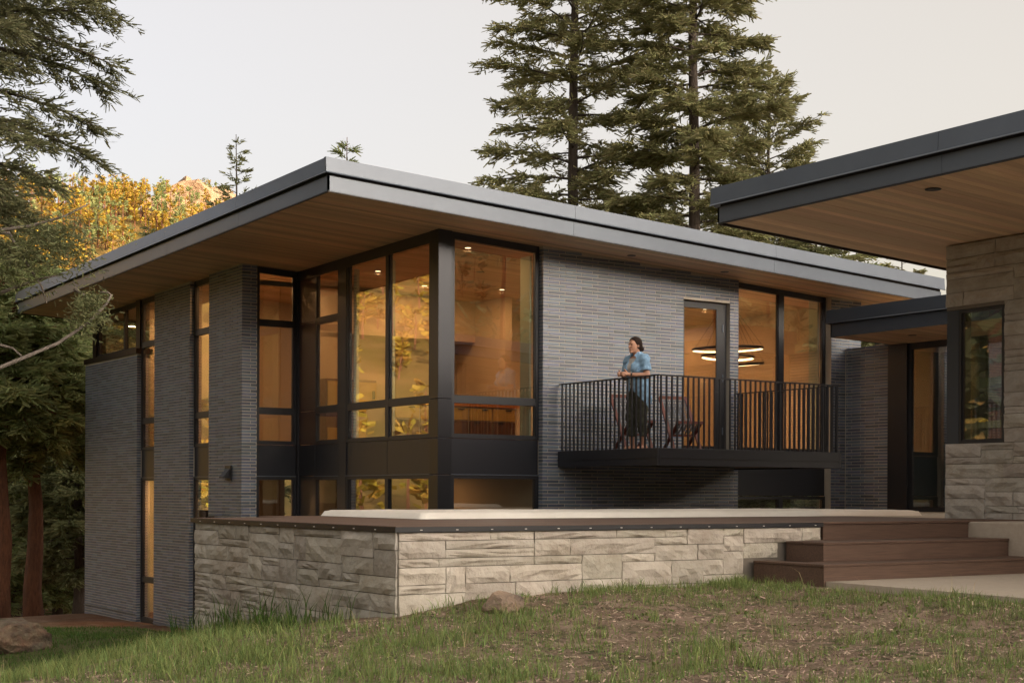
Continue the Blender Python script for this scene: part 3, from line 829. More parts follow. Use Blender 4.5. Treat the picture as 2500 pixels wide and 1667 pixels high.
# ---- entry canopy over the link
ZC = lambda x, y: 2.50 - .033 * (x - 17.46)
can = P(MB().hexa(zrect(17.49, 18.95, 12.2, 17.04, .03, .41, ZC)), 'entry_canopy', 'black')
fascia_run(((17.46, 17.07), (17.46, 12.2), (-1, 0)), can, ZC, 'fascia_dark', seg=3.4, lo=.205, gap=.02, hi=.43, out=.05, off0=.06)
fascia_run(((18.95, 17.07), (17.46, 17.07), (0, 1)), can, ZC, 'fascia_dark', seg=3, lo=.205, gap=.02, hi=.43, out=.05)
boards(17.49, 18.84, 12.3, 17.04, .092, ZC, 'cedar', can, split=0)
downlight(18.1, 15.95, ZC, can)

# ---- small things fixed to the brick
def sconce():
    o = P(MB().lathe((9.62, 23.86, -.62), [(.075, 0), (.08, .005), (.08, .30), (.075, .305)], 20), 'wall_light', 'bronze')
    P(MB().box(9.68, 9.795, 23.82, 23.90, -.55, -.42), 'wall_bracket', 'bronze', o)
sconce()
v = MB(); v.v = [(9.795, 23.30, .40), (9.795, 23.12, .40), (9.795, 23.12, .22), (9.795, 23.30, .22), (9.66, 23.30, .24), (9.66, 23.12, .24), (9.66, 23.12, .22), (9.66, 23.30, .22)]
v.f = [(0, 1, 5, 4), (4, 5, 6, 7), (3, 7, 6, 2), (0, 4, 7, 3), (1, 2, 6, 5), (0, 3, 2, 1)]
P(v, 'vent_hood', 'black'); P(MB().box(9.775, 9.796, 23.09, 23.33, .19, .43), 'vent_plate', 'black')
P(MB().box(9.785, 9.80, 27.7, 30.78, -2.36, -2.345), 'flashing', 'fascia')
P(MB().box(9.785, 9.80, 25.02, 26.74, -2.44, -2.43), 'flashing', 'fascia')

# ------------------------------------------------------------------ generic part maker for the other things
def parts_of(root):
    inv = Matrix.Translation(-Vector(root.location))
    def PP(mb, name, m, parent=None, **k):
        o = mb.build(name, m, None, **k) if isinstance(mb, MB) else link(name, mb, m)
        o.parent = parent or root
        if o.parent is root: o.matrix_parent_inverse = inv
        return o
    return PP

# rough split-faced stones: a few shared unit meshes, scaled per stone
def stone_mesh(seed):
    r = np.random.default_rng(seed)
    nx_, nz_ = 5, 3
    us = np.linspace(-.5, .5, nx_ + 1); ws = np.linspace(-.5, .5, nz_ + 1)
    V = []; F_ = []
    ph = r.uniform(0, 9, 4)
    for j, w in enumerate(ws):
        for i, u in enumerate(us):
            edge = i in (0, nx_) or j in (0, nz_)
            d = -.020 if edge else -.022 - .030 * r.random() - .006 * math.sin(u * 7 + ph[0]) - .005 * math.sin(w * 6 + ph[1])
            jit = 0 if edge else .03
            V.append((u + r.uniform(-jit, jit), d + (r.uniform(-.006, .006) if edge else 0), w + r.uniform(-jit, jit)))
    n_ = len(V)
    for j in range(nz_):
        for i in range(nx_):
            a = j * (nx_ + 1) + i
            F_.append((a, a + 1, a + nx_ + 2, a + nx_ + 1))
    ring = [i for i in range(nx_)] + [nx_ + (nx_ + 1) * j for j in range(nz_)] + [nz_ * (nx_ + 1) + nx_ - i for i in range(nx_)] + [(nx_ + 1) * (nz_ - j) for j in range(nz_)]
    b0 = len(V)
    for k in ring: V.append((V[k][0], .03, V[k][2]))
    for k in range(len(ring)):
        a, c = ring[k], ring[(k + 1) % len(ring)]
        F_.append((c, a, b0 + k, b0 + (k + 1) % len(ring)))
    me = bpy.data.meshes.new('stone'); me.from_pydata(V, [], F_); me.update()
    return me
STONES = {}
for mk in ('stone', 'stone_shaded'):
    STONES[mk] = []
    for s in range(8):
        me = stone_mesh(s + 40); me.materials.append(M[mk]); STONES[mk].append(me)

def ashlar(o, d, L_, z0, z1, mk, parent, inv, unit=.072, seed=0, holes=(), wmax=.72):
    """coursed random ashlar on a vertical plane: first-fit packing on a fine grid"""
    r = random.Random(seed); o = Vector(o); d = Vector(d)
    gu = .06; nc = max(1, round(L_ / gu)); gu = L_ / nc; nr = max(1, round((z1 - z0) / unit)); gh = (z1 - z0) / nr
    g = [[False] * nc for _ in range(nr)]
    def hole(c, k):
        s, z = (c + .5) * gu, z0 + (k + .5) * gh
        return any(a < s < b_ and e < z < f for a, b_, e, f in holes)
    for k in range(nr):
        for c in range(nc):
            if hole(c, k): g[k][c] = True
    ang = math.atan2(d.y, d.x)
    for k in range(nr):
        c = 0
        while c < nc:
            if g[k][c]: c += 1; continue
            free = 0
            while c + free < nc and not g[k][c + free]: free += 1
            h = r.choices((1, 2, 3), (.34, .50, .16))[0]
            if h == 1: wu = r.randint(6, max(7, int(wmax / gu)))
            else: wu = r.randint(4, max(6, int(wmax * .85 / gu)))
            if k + h > nr: h = nr - k
            wu = min(wu, free)
            if free - wu < 3: wu = free
            for kk in range(k, k + h):
                if any(g[kk][cc] for cc in range(c, c + wu)): h = kk - k; break
            for kk in range(k, k + h):
                for cc in range(c, c + wu): g[kk][cc] = True
            w, hh = wu * gu - .006, h * gh - .006
            ob = link('stone', r.choice(STONES[mk]))
            p = o + d * ((c + wu / 2) * gu)
            ob.location = (p.x, p.y, z0 + (k + h / 2) * gh)
            ob.rotation_euler = (0, 0, ang)
            ob.scale = (w * r.choice((1, -1)), r.uniform(.75, 1.25) * min(1, .5 + hh * 3), hh)
            ob.parent = parent
            c += wu

# ------------------------------------------------------------------ stone-clad wing on the right
shouse = thing('stone_house', 'stone-clad house wing with projecting flat roof above the steps', 'house', (13.13, 8, -.9))
SP = parts_of(shouse); SI = Matrix.Translation(-Vector(shouse.location))
zs2 = lambda x, y: 2.742 + .05 * (13.13 - x)
SX = 13.13
q = MB()
q.box(SX, SX + .3, 3.0, 10.30, -1.0, 2.72); q.box(SX, SX + .3, 10.30, 11.08, -1.0, .545); q.box(SX, SX + .3, 10.30, 11.08, 2.02, 2.72); q.box(SX + .3, 20, 10.8, 11.08, -1, .545)
sw = SP(q, 'stone_wall', 'joint')
ashlar((SX, 11.08, 0), (0, -1, 0), 5.4, -.42, 2.73, 'stone_shaded', sw, SI, seed=5, holes=[(0, .775, .545, 2.02)], unit=.075, wmax=.95)
# corner window with a black steel corner
SP(MB().box(SX - .01, SX + .2, 10.91, 11.07, .55, 2.015), 'corner_post', 'fascia_dark', bevel=.003)
_P = P
P = lambda mb, name, m, parent=None, **k: SP(mb, name, m, None if parent in (None, house) else parent, **k)
win('y', SX - .005, 10.305, 10.91, .55, 2.015, fw=.035, dep=.06)
sroof = SP(MB().hexa(zrect(10.62, 20, 3, 11.97, .035, .37, zs2)), 'roof', 'black')
fascia_run(((10.59, 12.0), (10.59, 3.0), (-1, 0)), sroof, zs2, 'fascia_dark2' if 'fascia_dark2' in M else 'fascia', seg=2.9, lo=.165, gap=.025, hi=.372, out=.055, off0=.06, P=P)
fascia_run(((20, 12.0), (10.59, 12.0), (0, 1)), sroof, zs2, 'fascia', seg=5, lo=.165, gap=.025, hi=.372, out=.055, P=P)
SP(MB().hexa(zrect(10.602, 10.62, 3, 11.97, .165, .20, zs2)), 'shadow_gap', 'black', sroof)
q = MB(); q.hexa(zrect(10.594, 10.62, 3, 12, -.012, -.001, zs2)); q.hexa(zrect(10.62, 20, 11.97, 11.997, -.02, -.001, zs2))
SP(q, 'edge_angle', 'black', sroof)
boards(10.622, 19.9, 5.0, 11.968, .098, zs2, 'cedar2', sroof, P=P, split=.5)
SP(MB().hexa(zrect(10.622, 19.9, 3.0, 5.0, 0, .03, zs2)), 'soffit_panel', 'cedar2', sroof)
downlight(11.0, 9.45, zs2, sroof, P=P, r=.075)
P = _P
SP(MB().box(13.45, 19, 7.5, 7.6, -.3, 2.6), 'interior_wall', 'plaster'); SP(MB().box(13.45, 19, 7.6, 10.79, -.35, -.3), 'floor', 'floorwood')
SP(MB().box(15.8, 15.9, 7.6, 10.79, -.3, 2.6), 'interior_wall', 'plaster_dark')
SP(MB().box(13.44, 13.5, 10.33, 10.42, .6, 2.0), 'window_jamb', 'jamb')

# ------------------------------------------------------------------ raised deck with stone base and steps
deck = thing('deck', 'raised terrace of brown boards on a rough stone base with steps', 'deck', (5.6, 10, -1.4))
DP = parts_of(deck); DI = Matrix.Translation(-Vector(deck.location))
DZ = -.262
q = MB(); q.box(5.62, 10.12, 10.03, 10.3, -1.8, DZ - .045); q.box(5.62, 5.9, 10.3, 14.13, -2.0, DZ - .045); q.box(5.9, 6.6, 13.85, 14.13, -2.0, DZ - .045)
q.box(6.6, 6.8, 14.13, 14.9, -2.0, DZ - .045); q.box(6.8, 13, 14.7, 14.9, -2.4, DZ - .045)
base = DP(q, 'stone_base', 'joint')
ashlar((5.62, 10.03, 0), (1, 0, 0), 4.50, -1.13, DZ - .047, 'stone', base, DI, seed=3, unit=.068, holes=[(3.95, 4.5, -1.2, -.42), (3.55, 4.5, -1.2, -.59)], wmax=.95)
ashlar((5.62, 14.13, 0), (0, -1, 0), 4.10, -1.70, DZ - .047, 'stone_shaded', base, DI, seed=9, unit=.07, wmax=.85)
q = MB(); q.box(5.572, 10.13, 9.984, 9.997, DZ - .046, DZ - .005); q.box(5.572, 5.582, 9.998, 14.16, DZ - .046, DZ - .005); q.box(5.583, 10.13, 9.998, 10.06, DZ - .046, DZ - .021); q.box(5.583, 5.65, 10.061, 14.16, DZ - .046, DZ - .021)
DP(q, 'edge_trim', 'black')
clip = MB().box(-.009, .009, -.002, .004, -.003, .003).mesh('clip'); clip.materials.append(M['white'])
for i in range(14):
    o = link('clip', clip); o.location = (5.8 + i * .325, 9.981, DZ - .03); o.parent = deck; o.matrix_parent_inverse = DI
for i in range(11):
    o = link('clip', clip); o.location = (5.569, 10.3 + i * .36, DZ - .03); o.rotation_euler = (0, 0, math.pi / 2); o.parent = deck; o.matrix_parent_inverse = DI
y = 10.0
while y < 14.8:
    x0 = 5.585 if y < 14.05 else 6.6
    x1 = 13.1
    DP(MB().box(x0, x1, y, y + .136, DZ - .02, DZ), 'deck_board', 'deckwood', bevel=.003); y += .142
# entry platform beyond the deck
DP(MB().box(13.12, 18.8, 11.1, 17.05, -.5, -.285), 'entry_slab', 'concrete')
# steps: riser boards and treads wrap the corner
SR = 12.2
for k, (cx, cy, zt, zb) in enumerate(((10.14, 10.0, DZ, -.43), (9.65, 9.51, -.43, -.60), (9.25, 9.11, -.60, -.80))):
    DP(MB().box(cx + .012, SR, cy + .012, cy + .035, zb - .01, zt - .026), 'stair_riser', 'deckwood')
    if k: DP(MB().box(cx + .012, cx + .035, cy + .036, 9.99, zb - .01, zt - .026), 'stair_riser', 'deckwood')
    if k:
        yb = cy
        w1 = .245 if k == 1 else .2
        for j in range(2):
            DP(MB().box(cx + (0 if j == 0 else w1 + .004), SR, cy + j * (w1 + .004), cy + j * (w1 + .004) + w1, zt - .025, zt), 'stair_tread', 'deckwood', bevel=.006)
            if j == 0: DP(MB().box(cx, cx + w1, cy + w1 + .004, 9.985, zt - .025, zt - .001), 'stair_tread', 'deckwood', bevel=.006)
        DP(MB().box(cx + .036, SR, cy + .036, 10.0, zb - .3, zt - .03), 'stair_core', 'black')
DP(MB().box(10.13, SR, 9.995, 10.06, DZ - .024, DZ + .001), 'stair_tread', 'deckwood', bevel=.006)
cheek = tag(MB().box(SR + .002, 13.12, 5.6, 11.0, -1.1, DZ - .012).build('concrete_wall', 'concrete', bevel=.012), 'low sandy concrete block at the right end of the steps', 'wall')

# ------------------------------------------------------------------ white padded cover lying on the deck
def cover():
    nx_, ny_ = 150, 44
    xs = np.linspace(0, 1, nx_ + 1); ys = np.linspace(0, 1, ny_ + 1)
    X, Y = np.meshgrid(xs, ys, indexing='ij')
    x0, x1, y0, y1 = 7.2, 14.3, 12.4, 14.6
    ex = np.minimum(X, 1 - X) * (x1 - x0); ey = np.minimum(Y, 1 - Y) * (y1 - y0)
    e = np.minimum(ex, ey)
    hgt = .062 * np.clip(e / .07, 0, 1) ** .45
    wx, wy = x0 + X * (x1 - x0), y0 + Y * (y1 - y0)
    hgt = hgt + np.clip(e / .1, 0, 1) * (.006 * fbm(wx * 1.2, wy * 2.4, 3, 70) + .005 * np.abs(fbm(wx * 3 + wy, wy * 5, 2, 71)))
    wy = wy + np.where(Y < .02, .02 * fbm(wx * 1.5, wx * 0, 3, 72), 0)
    Z = DZ + .004 + hgt
    id_ = np.arange(X.size).reshape(X.shape)
    return np_mesh('pool_cover', np.stack([wx.ravel(), wy.ravel(), Z.ravel()], 1), np.stack([id_[:-1, :-1].ravel(), id_[1:, :-1].ravel(), id_[1:, 1:].ravel(), id_[:-1, 1:].ravel()], 1), True)
tag(link('pool_cover', cover(), 'cover'), 'long white padded cover lying flat on the brown terrace boards', 'cover')

# ------------------------------------------------------------------ folding lounge chairs on the balcony
def chair(loc, rz, label):
    t = thing('lounge_chair', label, 'chair', loc, 'folding chairs on the balcony', rz)
    def C(mb, name, m, parent=None): return mb.build(name, m, parent or t)
    W = .215
    for s in (-1, 1):
        C(MB().bar((s * W, .27, .83), (s * W, -.10, .24), .026, .045, (1, 0, 0)), 'back_frame', 'redwood')
        C(MB().bar((s * W, -.10, .24), (s * W, -.25, 0), .026, .045, (1, 0, 0)), 'leg', 'redwood')
        C(MB().bar((s * (W - .032), -.30, .43), (s * (W - .032), .0, .20), .026, .045, (1, 0, 0)), 'seat_frame', 'redwood')
        C(MB().bar((s * (W - .032), .0, .20), (s * (W - .032), .24, 0), .026, .045, (1, 0, 0)), 'leg', 'redwood')
    C(MB().bar((-W, .27, .83), (W, .27, .83), .05, .05), 'top_rail', 'redwood')
    C(MB().bar((-W, -.305, .435), (W, -.305, .435), .045, .04), 'front_rail', 'redwood')
    C(MB().bar((-W, -.07, .25), (W, -.07, .25), .035, .035), 'cross_rail', 'redwood')
    q = MB()
    for i in range(14):
        x = -W + .03 + i * (2 * W - .06) / 13
        q.bar((x, .26, .80), (x - (.012 if i % 2 else -.012), -.06, .30), .012, .008, (1, 0, 0))
        q.bar((x, -.295, .425), (x + (.012 if i % 2 else -.012), -.08, .265), .012, .008, (1, 0, 0))
    for i in range(11):
        f = i / 10
        q.bar((-W + .02, .25 - .29 * f, .785 - .45 * f), (W - .02, .245 - .29 * f, .775 - .45 * f), .01, .014)
    C(q, 'rope_weave', 'rope')
chair((14.42, 17.15, .606), math.radians(-14), 'dark red wooden folding chair with woven rope, nearer the balcony door')
chair((13.62, 17.3, .606), math.radians(-10), 'dark red wooden folding chair behind the standing woman')

# ------------------------------------------------------------------ lamps and furniture seen through the glass
def ring_lamp():
    t = thing('ring_pendant', 'three glowing ring lights hanging on wires behind the balcony door', 'lamp', (17.45, 19.5, 2.1))
    RP = parts_of(t)
    for (cx, cy, cz, R_, tx) in ((17.45, 19.5, 2.50, .62, .03), (17.45, 19.5, 2.36, .46, -.04), (17.75, 19.4, 2.24, .34, .10)):
        k = 48; a = [2 * math.pi * i / k for i in range(k)]
        q = MB(); g = MB()
        def ringp(mb, r0, r1, z0, z1):
            n0 = len(mb.v)
            for i in a:
                for r, z in ((r0, z0), (r1, z0), (r1, z1), (r0, z1)):
                    mb.v.append((cx + r * math.cos(i), cy + r * math.sin(i), cz + z + tx * math.cos(i) * r))
            for i in range(k):
                for j in range(4):
                    b0, b1 = n0 + i * 4, n0 + ((i + 1) % k) * 4
                    mb.f.append((b0 + j, b1 + j, b1 + (j + 1) % 4, b0 + (j + 1) % 4))
        ringp(q, R_ - .01, R_, -.022, .022); ringp(g, R_ - .028, R_ - .011, -.016, .012)
        rg = RP(q, 'ring', 'bronze'); RP(g, 'glow_strip', 'lampglow', rg)
        w = MB()
        for i in range(4):
            an = i * math.pi / 2 + .5
            w.tube([(cx + R_ * math.cos(an), cy + R_ * math.sin(an), cz + .03 + tx * math.cos(an) * R_), (17.45, 19.5, zs(17.45, 19.5))], .0025, 4)
        RP(w, 'wires', 'bronze', rg)
    lamp_light('ring_pendant_glow', (17.45, 19.5, 2.46), 19, .5, WARM, 'AREA')
ring_lamp()
def cabinets():
    t = thing('kitchen_island', 'plywood kitchen cabinets under an orange counter behind the front bay window', 'cabinet', (12.5, 20.9, .5))
    K = parts_of(t)
    K(MB().box(11.4, 13.75, 20.55, 21.4, .5, 1.38), 'carcass', 'plaster')
    K(MB().box(11.37, 13.78, 20.5, 21.45, 1.39, 1.44), 'counter', 'orange')
    n_ = 5; w = (13.72 - 11.43) / n_
    for i in range(n_):
        x = 11.43 + i * w
        d = K(MB().box(x + .015, x + w - .015, 20.52, 20.545, 1.17, 1.36), 'drawer', 'ply'); K(MB().box(x + w * .55, x + w * .8, 20.505, 20.519, 1.335, 1.352), 'pull', 'black', d)
        d = K(MB().box(x + .015, x + w - .015, 20.52, 20.545, .56, 1.15), 'cabinet_door', 'walnut'); K(MB().box(x + w * .2, x + w * .45, 20.505, 20.519, 1.12, 1.14), 'pull', 'black', d)
    t = thing('tall_cabinet', 'yellow plywood cupboard with small black pulls behind the side bay window', 'cabinet', (11.7, 22.9, .5))
    K = parts_of(t)
    K(MB().box(11.25, 12.2, 22.55, 23.15, .5, 1.9), 'carcass', 'walnut')
    for i, x in enumerate((11.27, 11.74)):
        for z0, z1 in ((.55, 1.08), (1.36, 1.86)):
            d = K(MB().box(x, x + .45, 22.52, 22.548, z0, z1), 'cabinet_door', 'ply'); K(MB().box(x + .37, x + .41, 22.5, 22.519, z1 - .28, z1 - .14), 'pull', 'black', d)
        K(MB().box(x, x + .45, 22.545, 22.549, 1.1, 1.34), 'shelf_back', 'walnut')
    t = thing('track_spotlight', 'small black cylinder spotlight hanging inside the front bay window', 'lamp', (12.35, 20.6, 2.3))
    K = parts_of(t)
    K(MB().lathe((12.35, 20.6, 2.30), [(.035, 0), (.04, .004), (.04, .11), (.03, .115)], 16), 'lamp_head', 'black')
    K(MB().tube([(12.35, 20.6, 2.41), (12.35, 20.6, 2.53)], .008, 6), 'stem', 'black')
    K(MB().box(12.25, 12.45, 20.575, 20.625, 2.53, 2.545), 'mount', 'black')
    K(MB().tube([(12.35, 20.6, 2.545), (12.35, 20.6, zs(12.35, 20.6))], .004, 6), 'cable', 'black')
    tag(MB().box(10.15, 10.9, 24.6, 24.66, .52, 1.24).build('patterned_headboard', 'pattern', bevel=.02), 'blotchy patterned headboard behind the narrow window beside the bay', 'headboard')
    t = thing('indoor_stair_rail', 'black stair railing with slanted handrail behind the balcony door', 'railing', (16.2, 20.5, .5))
    K = parts_of(t)
    K(MB().bar((15.2, 20.4, 1.42), (17.0, 20.4, 1.42), .04, .04), 'handrail', 'black')
    K(MB().bar((15.4, 20.55, 1.40), (16.9, 20.55, .72), .05, .06), 'slanted_rail', 'black')
    for i in range(16): K(MB().box(15.22 + i * .115, 15.24 + i * .115, 20.39, 20.41, .5, 1.4), 'baluster', 'black')
    t = thing('table_lamp', 'small lit table lamp behind the lowest window beside the pier', 'lamp', (10.45, 24.2, -.6))
    K = parts_of(t)
    K(MB().lathe((10.45, 24.2, -.42), [(.07, 0), (.045, .13), (.04, .13)], 16), 'lamp_shade', 'lampglow_soft')
    K(MB().lathe((10.45, 24.2, -.62), [(.05, 0), (.012, .03), (.012, .2)], 12), 'lamp_base', 'bronze')
    K(MB().box(10.2, 10.7, 24.0, 24.5, -2.45, -.625), 'pedestal', 'walnut')
    lamp_light('table_lamp_glow', (10.45, 24.2, -.27), 5, .04, WARM)
cabinets()
def fill_lamp(x, y, z, pw, parent=None):  # added room fill light, given a lit ceiling fixture of its own
    downlight(x, y, lambda a_, b_: z, roof, True)
    lamp_light('recessed_and_fill_glow', (x, y, z - .03), pw, .16, WARM, 'AREA')
for x, y, pw in ((13.0, 22.3, 11), (10.55, 24.0, 17), (10.6, 27.2, 22), (11.0, 29.5, 13), (16.2, 21.8, 10), (18.3, 22.4, 7)):
    fill_lamp(x, y, zs(x, y), pw)
for x, y, z, pw in ((11.7, 20.6, .33, 4), (10.75, 27.2, .33, 30), (17.4, 20.0, .33, 22), (14.3, 9.3, 2.66, 12), (10.5, 24.4, .33, 6)):  # bare fill lights added to brighten these rooms, no fixtures here
    lamp_light('recessed_and_fill_glow', (x, y, z), pw, .16, WARM, 'AREA')

# ------------------------------------------------------------------ the woman on the balcony (signed-distance body, one continuous surface)
def surface_nets(f, lo, hi, h):
    lo = np.array(lo, float); n_ = np.ceil((np.array(hi) - lo) / h).astype(int) + 1
    ax_ = [lo[i] + h * np.arange(n_[i]) for i in range(3)]
    X, Y, Z = np.meshgrid(*ax_, indexing='ij')
    D = f(X, Y, Z)
    S = D < 0
    cs = S[:-1, :-1, :-1].astype(np.int8)
    cnt = np.zeros_like(cs)
    pos = np.zeros(cs.shape + (3,)); k = np.zeros(cs.shape)
    cor = [(i, j, l) for i in (0, 1) for j in (0, 1) for l in (0, 1)]
    sl = lambda c: tuple(slice(c[i], n_[i] - 1 + c[i]) for i in range(3))
    for c in cor: cnt += S[sl(c)]
    mask = (cnt > 0) & (cnt < 8)
    for a in cor:
        for d in range(3):
            if a[d]: continue
            b_ = list(a); b_[d] = 1; b_ = tuple(b_)
            da, db = D[sl(a)], D[sl(b_)]
            cr = (da < 0) != (db < 0)
            t = np.where(cr, da / np.where(cr, da - db, 1), 0)
            for i in range(3):
                pos[..., i] += np.where(cr, a[i] + (t if i == d else 0), 0)
            k += cr
    pos = pos / np.maximum(k, 1)[..., None]
    ids = -np.ones(cs.shape, int); ids[mask] = np.arange(mask.sum())
    gi = np.argwhere(mask)
    V = lo + (gi + pos[mask]) * h
    Q = []
    for d in range(3):
        e, g = (d + 1) % 3, (d + 2) % 3
        s0 = [slice(1, n_[i] - 1) for i in range(3)]; s0[d] = slice(0, n_[d] - 1)
        s1 = list(s0); s1[d] = slice(1, n_[d])
        A, B = S[tuple(s0)], S[tuple(s1)]
        w = np.argwhere(A != B)
        if not len(w): continue
        flip = A[tuple(w.T)]
        base_ = w.copy(); base_[:, e] += 1; base_[:, g] += 1
        def cell(de, dg):
            c = base_.copy(); c[:, e] -= de; c[:, g] -= dg
            return ids[tuple(c.T)]
        q = np.stack([cell(1, 1), cell(0, 1), cell(0, 0), cell(1, 0)], 1)
        q[~flip] = q[~flip][:, ::-1]
        Q.append(q)
    Q = np.concatenate(Q); Q = Q[(Q >= 0).all(1)]
    return V, Q
def seg_d(X, Y, Z, a, b_, ra, rb, sq=(1, 1, 1)):
    a = np.array(a, float); b_ = np.array(b_, float); d = b_ - a; L2 = (d ** 2).sum()
    t = np.clip(((X - a[0]) * d[0] + (Y - a[1]) * d[1] + (Z - a[2]) * d[2]) / L2, 0, 1)
    return np.sqrt(((X - a[0] - t * d[0]) / sq[0]) ** 2 + ((Y - a[1] - t * d[1]) / sq[1]) ** 2 + ((Z - a[2] - t * d[2]) / sq[2]) ** 2) - (ra + (rb - ra) * t)
def ell_d(X, Y, Z, c, r):
    k0 = np.sqrt(((X - c[0]) / r[0]) ** 2 + ((Y - c[1]) / r[1]) ** 2 + ((Z - c[2]) / r[2]) ** 2)
    return (k0 - 1) * min(r)
def smin(a, b_, k):
    h = np.clip(.5 + .5 * (b_ - a) / k, 0, 1)
    return b_ * (1 - h) + a * h - k * h * (1 - h)

def woman(loc):
    """local frame: faces -X, her left side is towards -Y (the viewer); z = 0 at the soles"""
    t = thing('person', 'woman in light blue short-sleeved shirt and dark olive trousers leaning on the balcony rail', 'person', loc)
    HIPZ, SH = .80, 1.265
    hipL, hipR = (.015, -.085, HIPZ), (.0, .085, HIPZ)
    kneeL, kneeR = (.01, -.088, .43), (-.05, .08, .44)
    ankL, ankR = (.05, -.085, .065), (-.02, .085, .065)
    shL, shR = (-.005, -.165, SH), (-.03, .165, SH)
    elL, elR = (.0, -.215, 1.035), (-.06, .205, 1.03)
    wrL, wrR = (-.225, -.085, 1.045), (-.235, .055, 1.045)
    def limbs(X, Y, Z, g=0.):
        d = seg_d(X, Y, Z, hipL, kneeL, .088 + g, .058 + g); d = smin(d, seg_d(X, Y, Z, kneeL, ankL, .055 + g, .036 + g), .03)
        e = seg_d(X, Y, Z, hipR, kneeR, .088 + g, .058 + g); e = smin(e, seg_d(X, Y, Z, kneeR, ankR, .055 + g, .036 + g), .03)
        return smin(d, e, .02)
    def torso(X, Y, Z, g=0.):
        d = ell_d(X, Y, Z, (.012, 0, .865), (.118 + g, .168 + g, .135 + g))
        d = smin(d, ell_d(X, Y, Z, (-.012, 0, 1.02), (.098 + g, .132 + g, .15 + g)), .08)
        d = smin(d, ell_d(X, Y, Z, (-.012, 0, 1.17), (.105 + g, .148 + g, .14 + g)), .06)
        d = smin(d, seg_d(X, Y, Z, shL, shR, .052 + g, .052 + g), .06)
        d = smin(d, ell_d(X, Y, Z, (-.092, -.062, 1.145), (.062 + g, .066 + g, .062 + g)), .03)
        d = smin(d, ell_d(X, Y, Z, (-.092, .062, 1.145), (.062 + g, .066 + g, .062 + g)), .03)
        return d
    def arms(X, Y, Z, g=0.):
        d = None
        for s, e, w in ((shL, elL, wrL), (shR, elR, wrR)):
            k = smin(seg_d(X, Y, Z, s, e, .048 + g, .040 + g), seg_d(X, Y, Z, e, w, .040 + g, .025 + g), .02)
            d = k if d is None else np.minimum(d, k)
        return d
    def hand(X, Y, Z, w, dirx, side):
        # palm and five bent fingers; fingers curl around the other hand
        px, py, pz = w[0] - .045, w[1] + side * .012, w[2] + .004
        d = seg_d(X, Y, Z, w, (px, py, pz), .021, .025, (1, .8, 1))
        for i, (oz, ln) in enumerate(((.026, .055), (.009, .062), (-.009, .058), (-.026, .046))):
            b0 = (px - .012, py, pz + oz); b1 = (px - .012 - ln * .55, py + side * .012, pz + oz * 1.05); b2 = (px - .012 - ln * .75, py + side * .045, pz + oz * .9)
            d = smin(d, seg_d(X, Y, Z, b0, b1, .0098, .0088), .006); d = smin(d, seg_d(X, Y, Z, b1, b2, .0088, .0075), .004)
        th0 = (w[0] - .02, w[1], w[2] + .018); th1 = (w[0] - .045, w[1] + side * .006, w[2] + .052); th2 = (w[0] - .066, w[1] + side * .018, w[2] + .070)
        d = smin(d, seg_d(X, Y, Z, th0, th1, .012, .0105), .008); d = smin(d, seg_d(X, Y, Z, th1, th2, .0105, .0085), .004)
        return d
    HC = (-.052, -.004, 1.470)
    def head(X, Y, Z, g=0.):
        d = ell_d(X, Y, Z, (HC[0] + .012, HC[1], HC[2] + .022), (.092 + g, .072 + g, .088 + g))
        d = smin(d, ell_d(X, Y, Z, (HC[0] - .032, HC[1], HC[2] - .040), (.052 + g, .056 + g, .070 + g)), .035)       # face and jaw
        d = smin(d, ell_d(X, Y, Z, (HC[0] - .070, HC[1], HC[2] - .098), (.022 + g, .024 + g, .018 + g)), .02)          # chin
        return d
    def face(X, Y, Z):
        d = head(X, Y, Z)
        d = smin(d, seg_d(X, Y, Z, (HC[0] - .080, HC[1], HC[2] + .006), (HC[0] - .104, HC[1], HC[2] - .034), .008, .0125), .010)   # nose
        d = smin(d, ell_d(X, Y, Z, (HC[0] - .084, HC[1], HC[2] - .066), (.014, .024, .008)), .008)                                   # lips
        d = smin(d, seg_d(X, Y, Z, (HC[0] - .078, HC[1] - .036, HC[2] + .020), (HC[0] - .078, HC[1] + .036, HC[2] + .020), .010, .010), .012)  # brow
        for s in (-1, 1):
            d = np.maximum(d, -ell_d(X, Y, Z, (HC[0] - .092, HC[1] + s * .031, HC[2] + .001), (.018, .016, .010)))
            d = smin(d, ell_d(X, Y, Z, (HC[0] + .006, HC[1] + s * .074, HC[2] - .012), (.017, .010, .030)), .008)                      # ears
        d = smin(d, seg_d(X, Y, Z, (.005, 0, 1.27), (HC[0] + .022, 0, HC[2] - .06), .054, .047), .03)                                   # neck
        return d
    def body(X, Y, Z):
        d = torso(X, Y, Z, -.004)
        d = smin(d, limbs(X, Y, Z, -.004), .05)
        d = smin(d, arms(X, Y, Z), .035)
        d = smin(d, face(X, Y, Z), .02)
        d = smin(d, hand(X, Y, Z, wrL, -1, 1), .012); d = smin(d, hand(X, Y, Z, wrR, -1, -1), .012)
        for (ax_, ay_, az_) in (ankL, ankR):
            d = smin(d, seg_d(X, Y, Z, (ax_ + .03, ay_, .032), (ax_ - .12, ay_ - .008, .024), .034, .028, (1, 1.1, .85)), .03)
            for i in range(5):
                yy = ay_ - .008 + (i - 2) * .0165
                d = smin(d, seg_d(X, Y, Z, (ax_ - .12, yy, .018), (ax_ - .155 + .006 * abs(i - 1), yy, .013), .011, .0095), .006)
        return np.where(Z < .002, np.maximum(d, .002 - Z), d)
    V, Q = surface_nets(body, (-.42, -.34, -.02), (.24, .34, 1.62), .0088)
    bd = link('body', np_mesh('body', V, Q, True), 'skin', t)
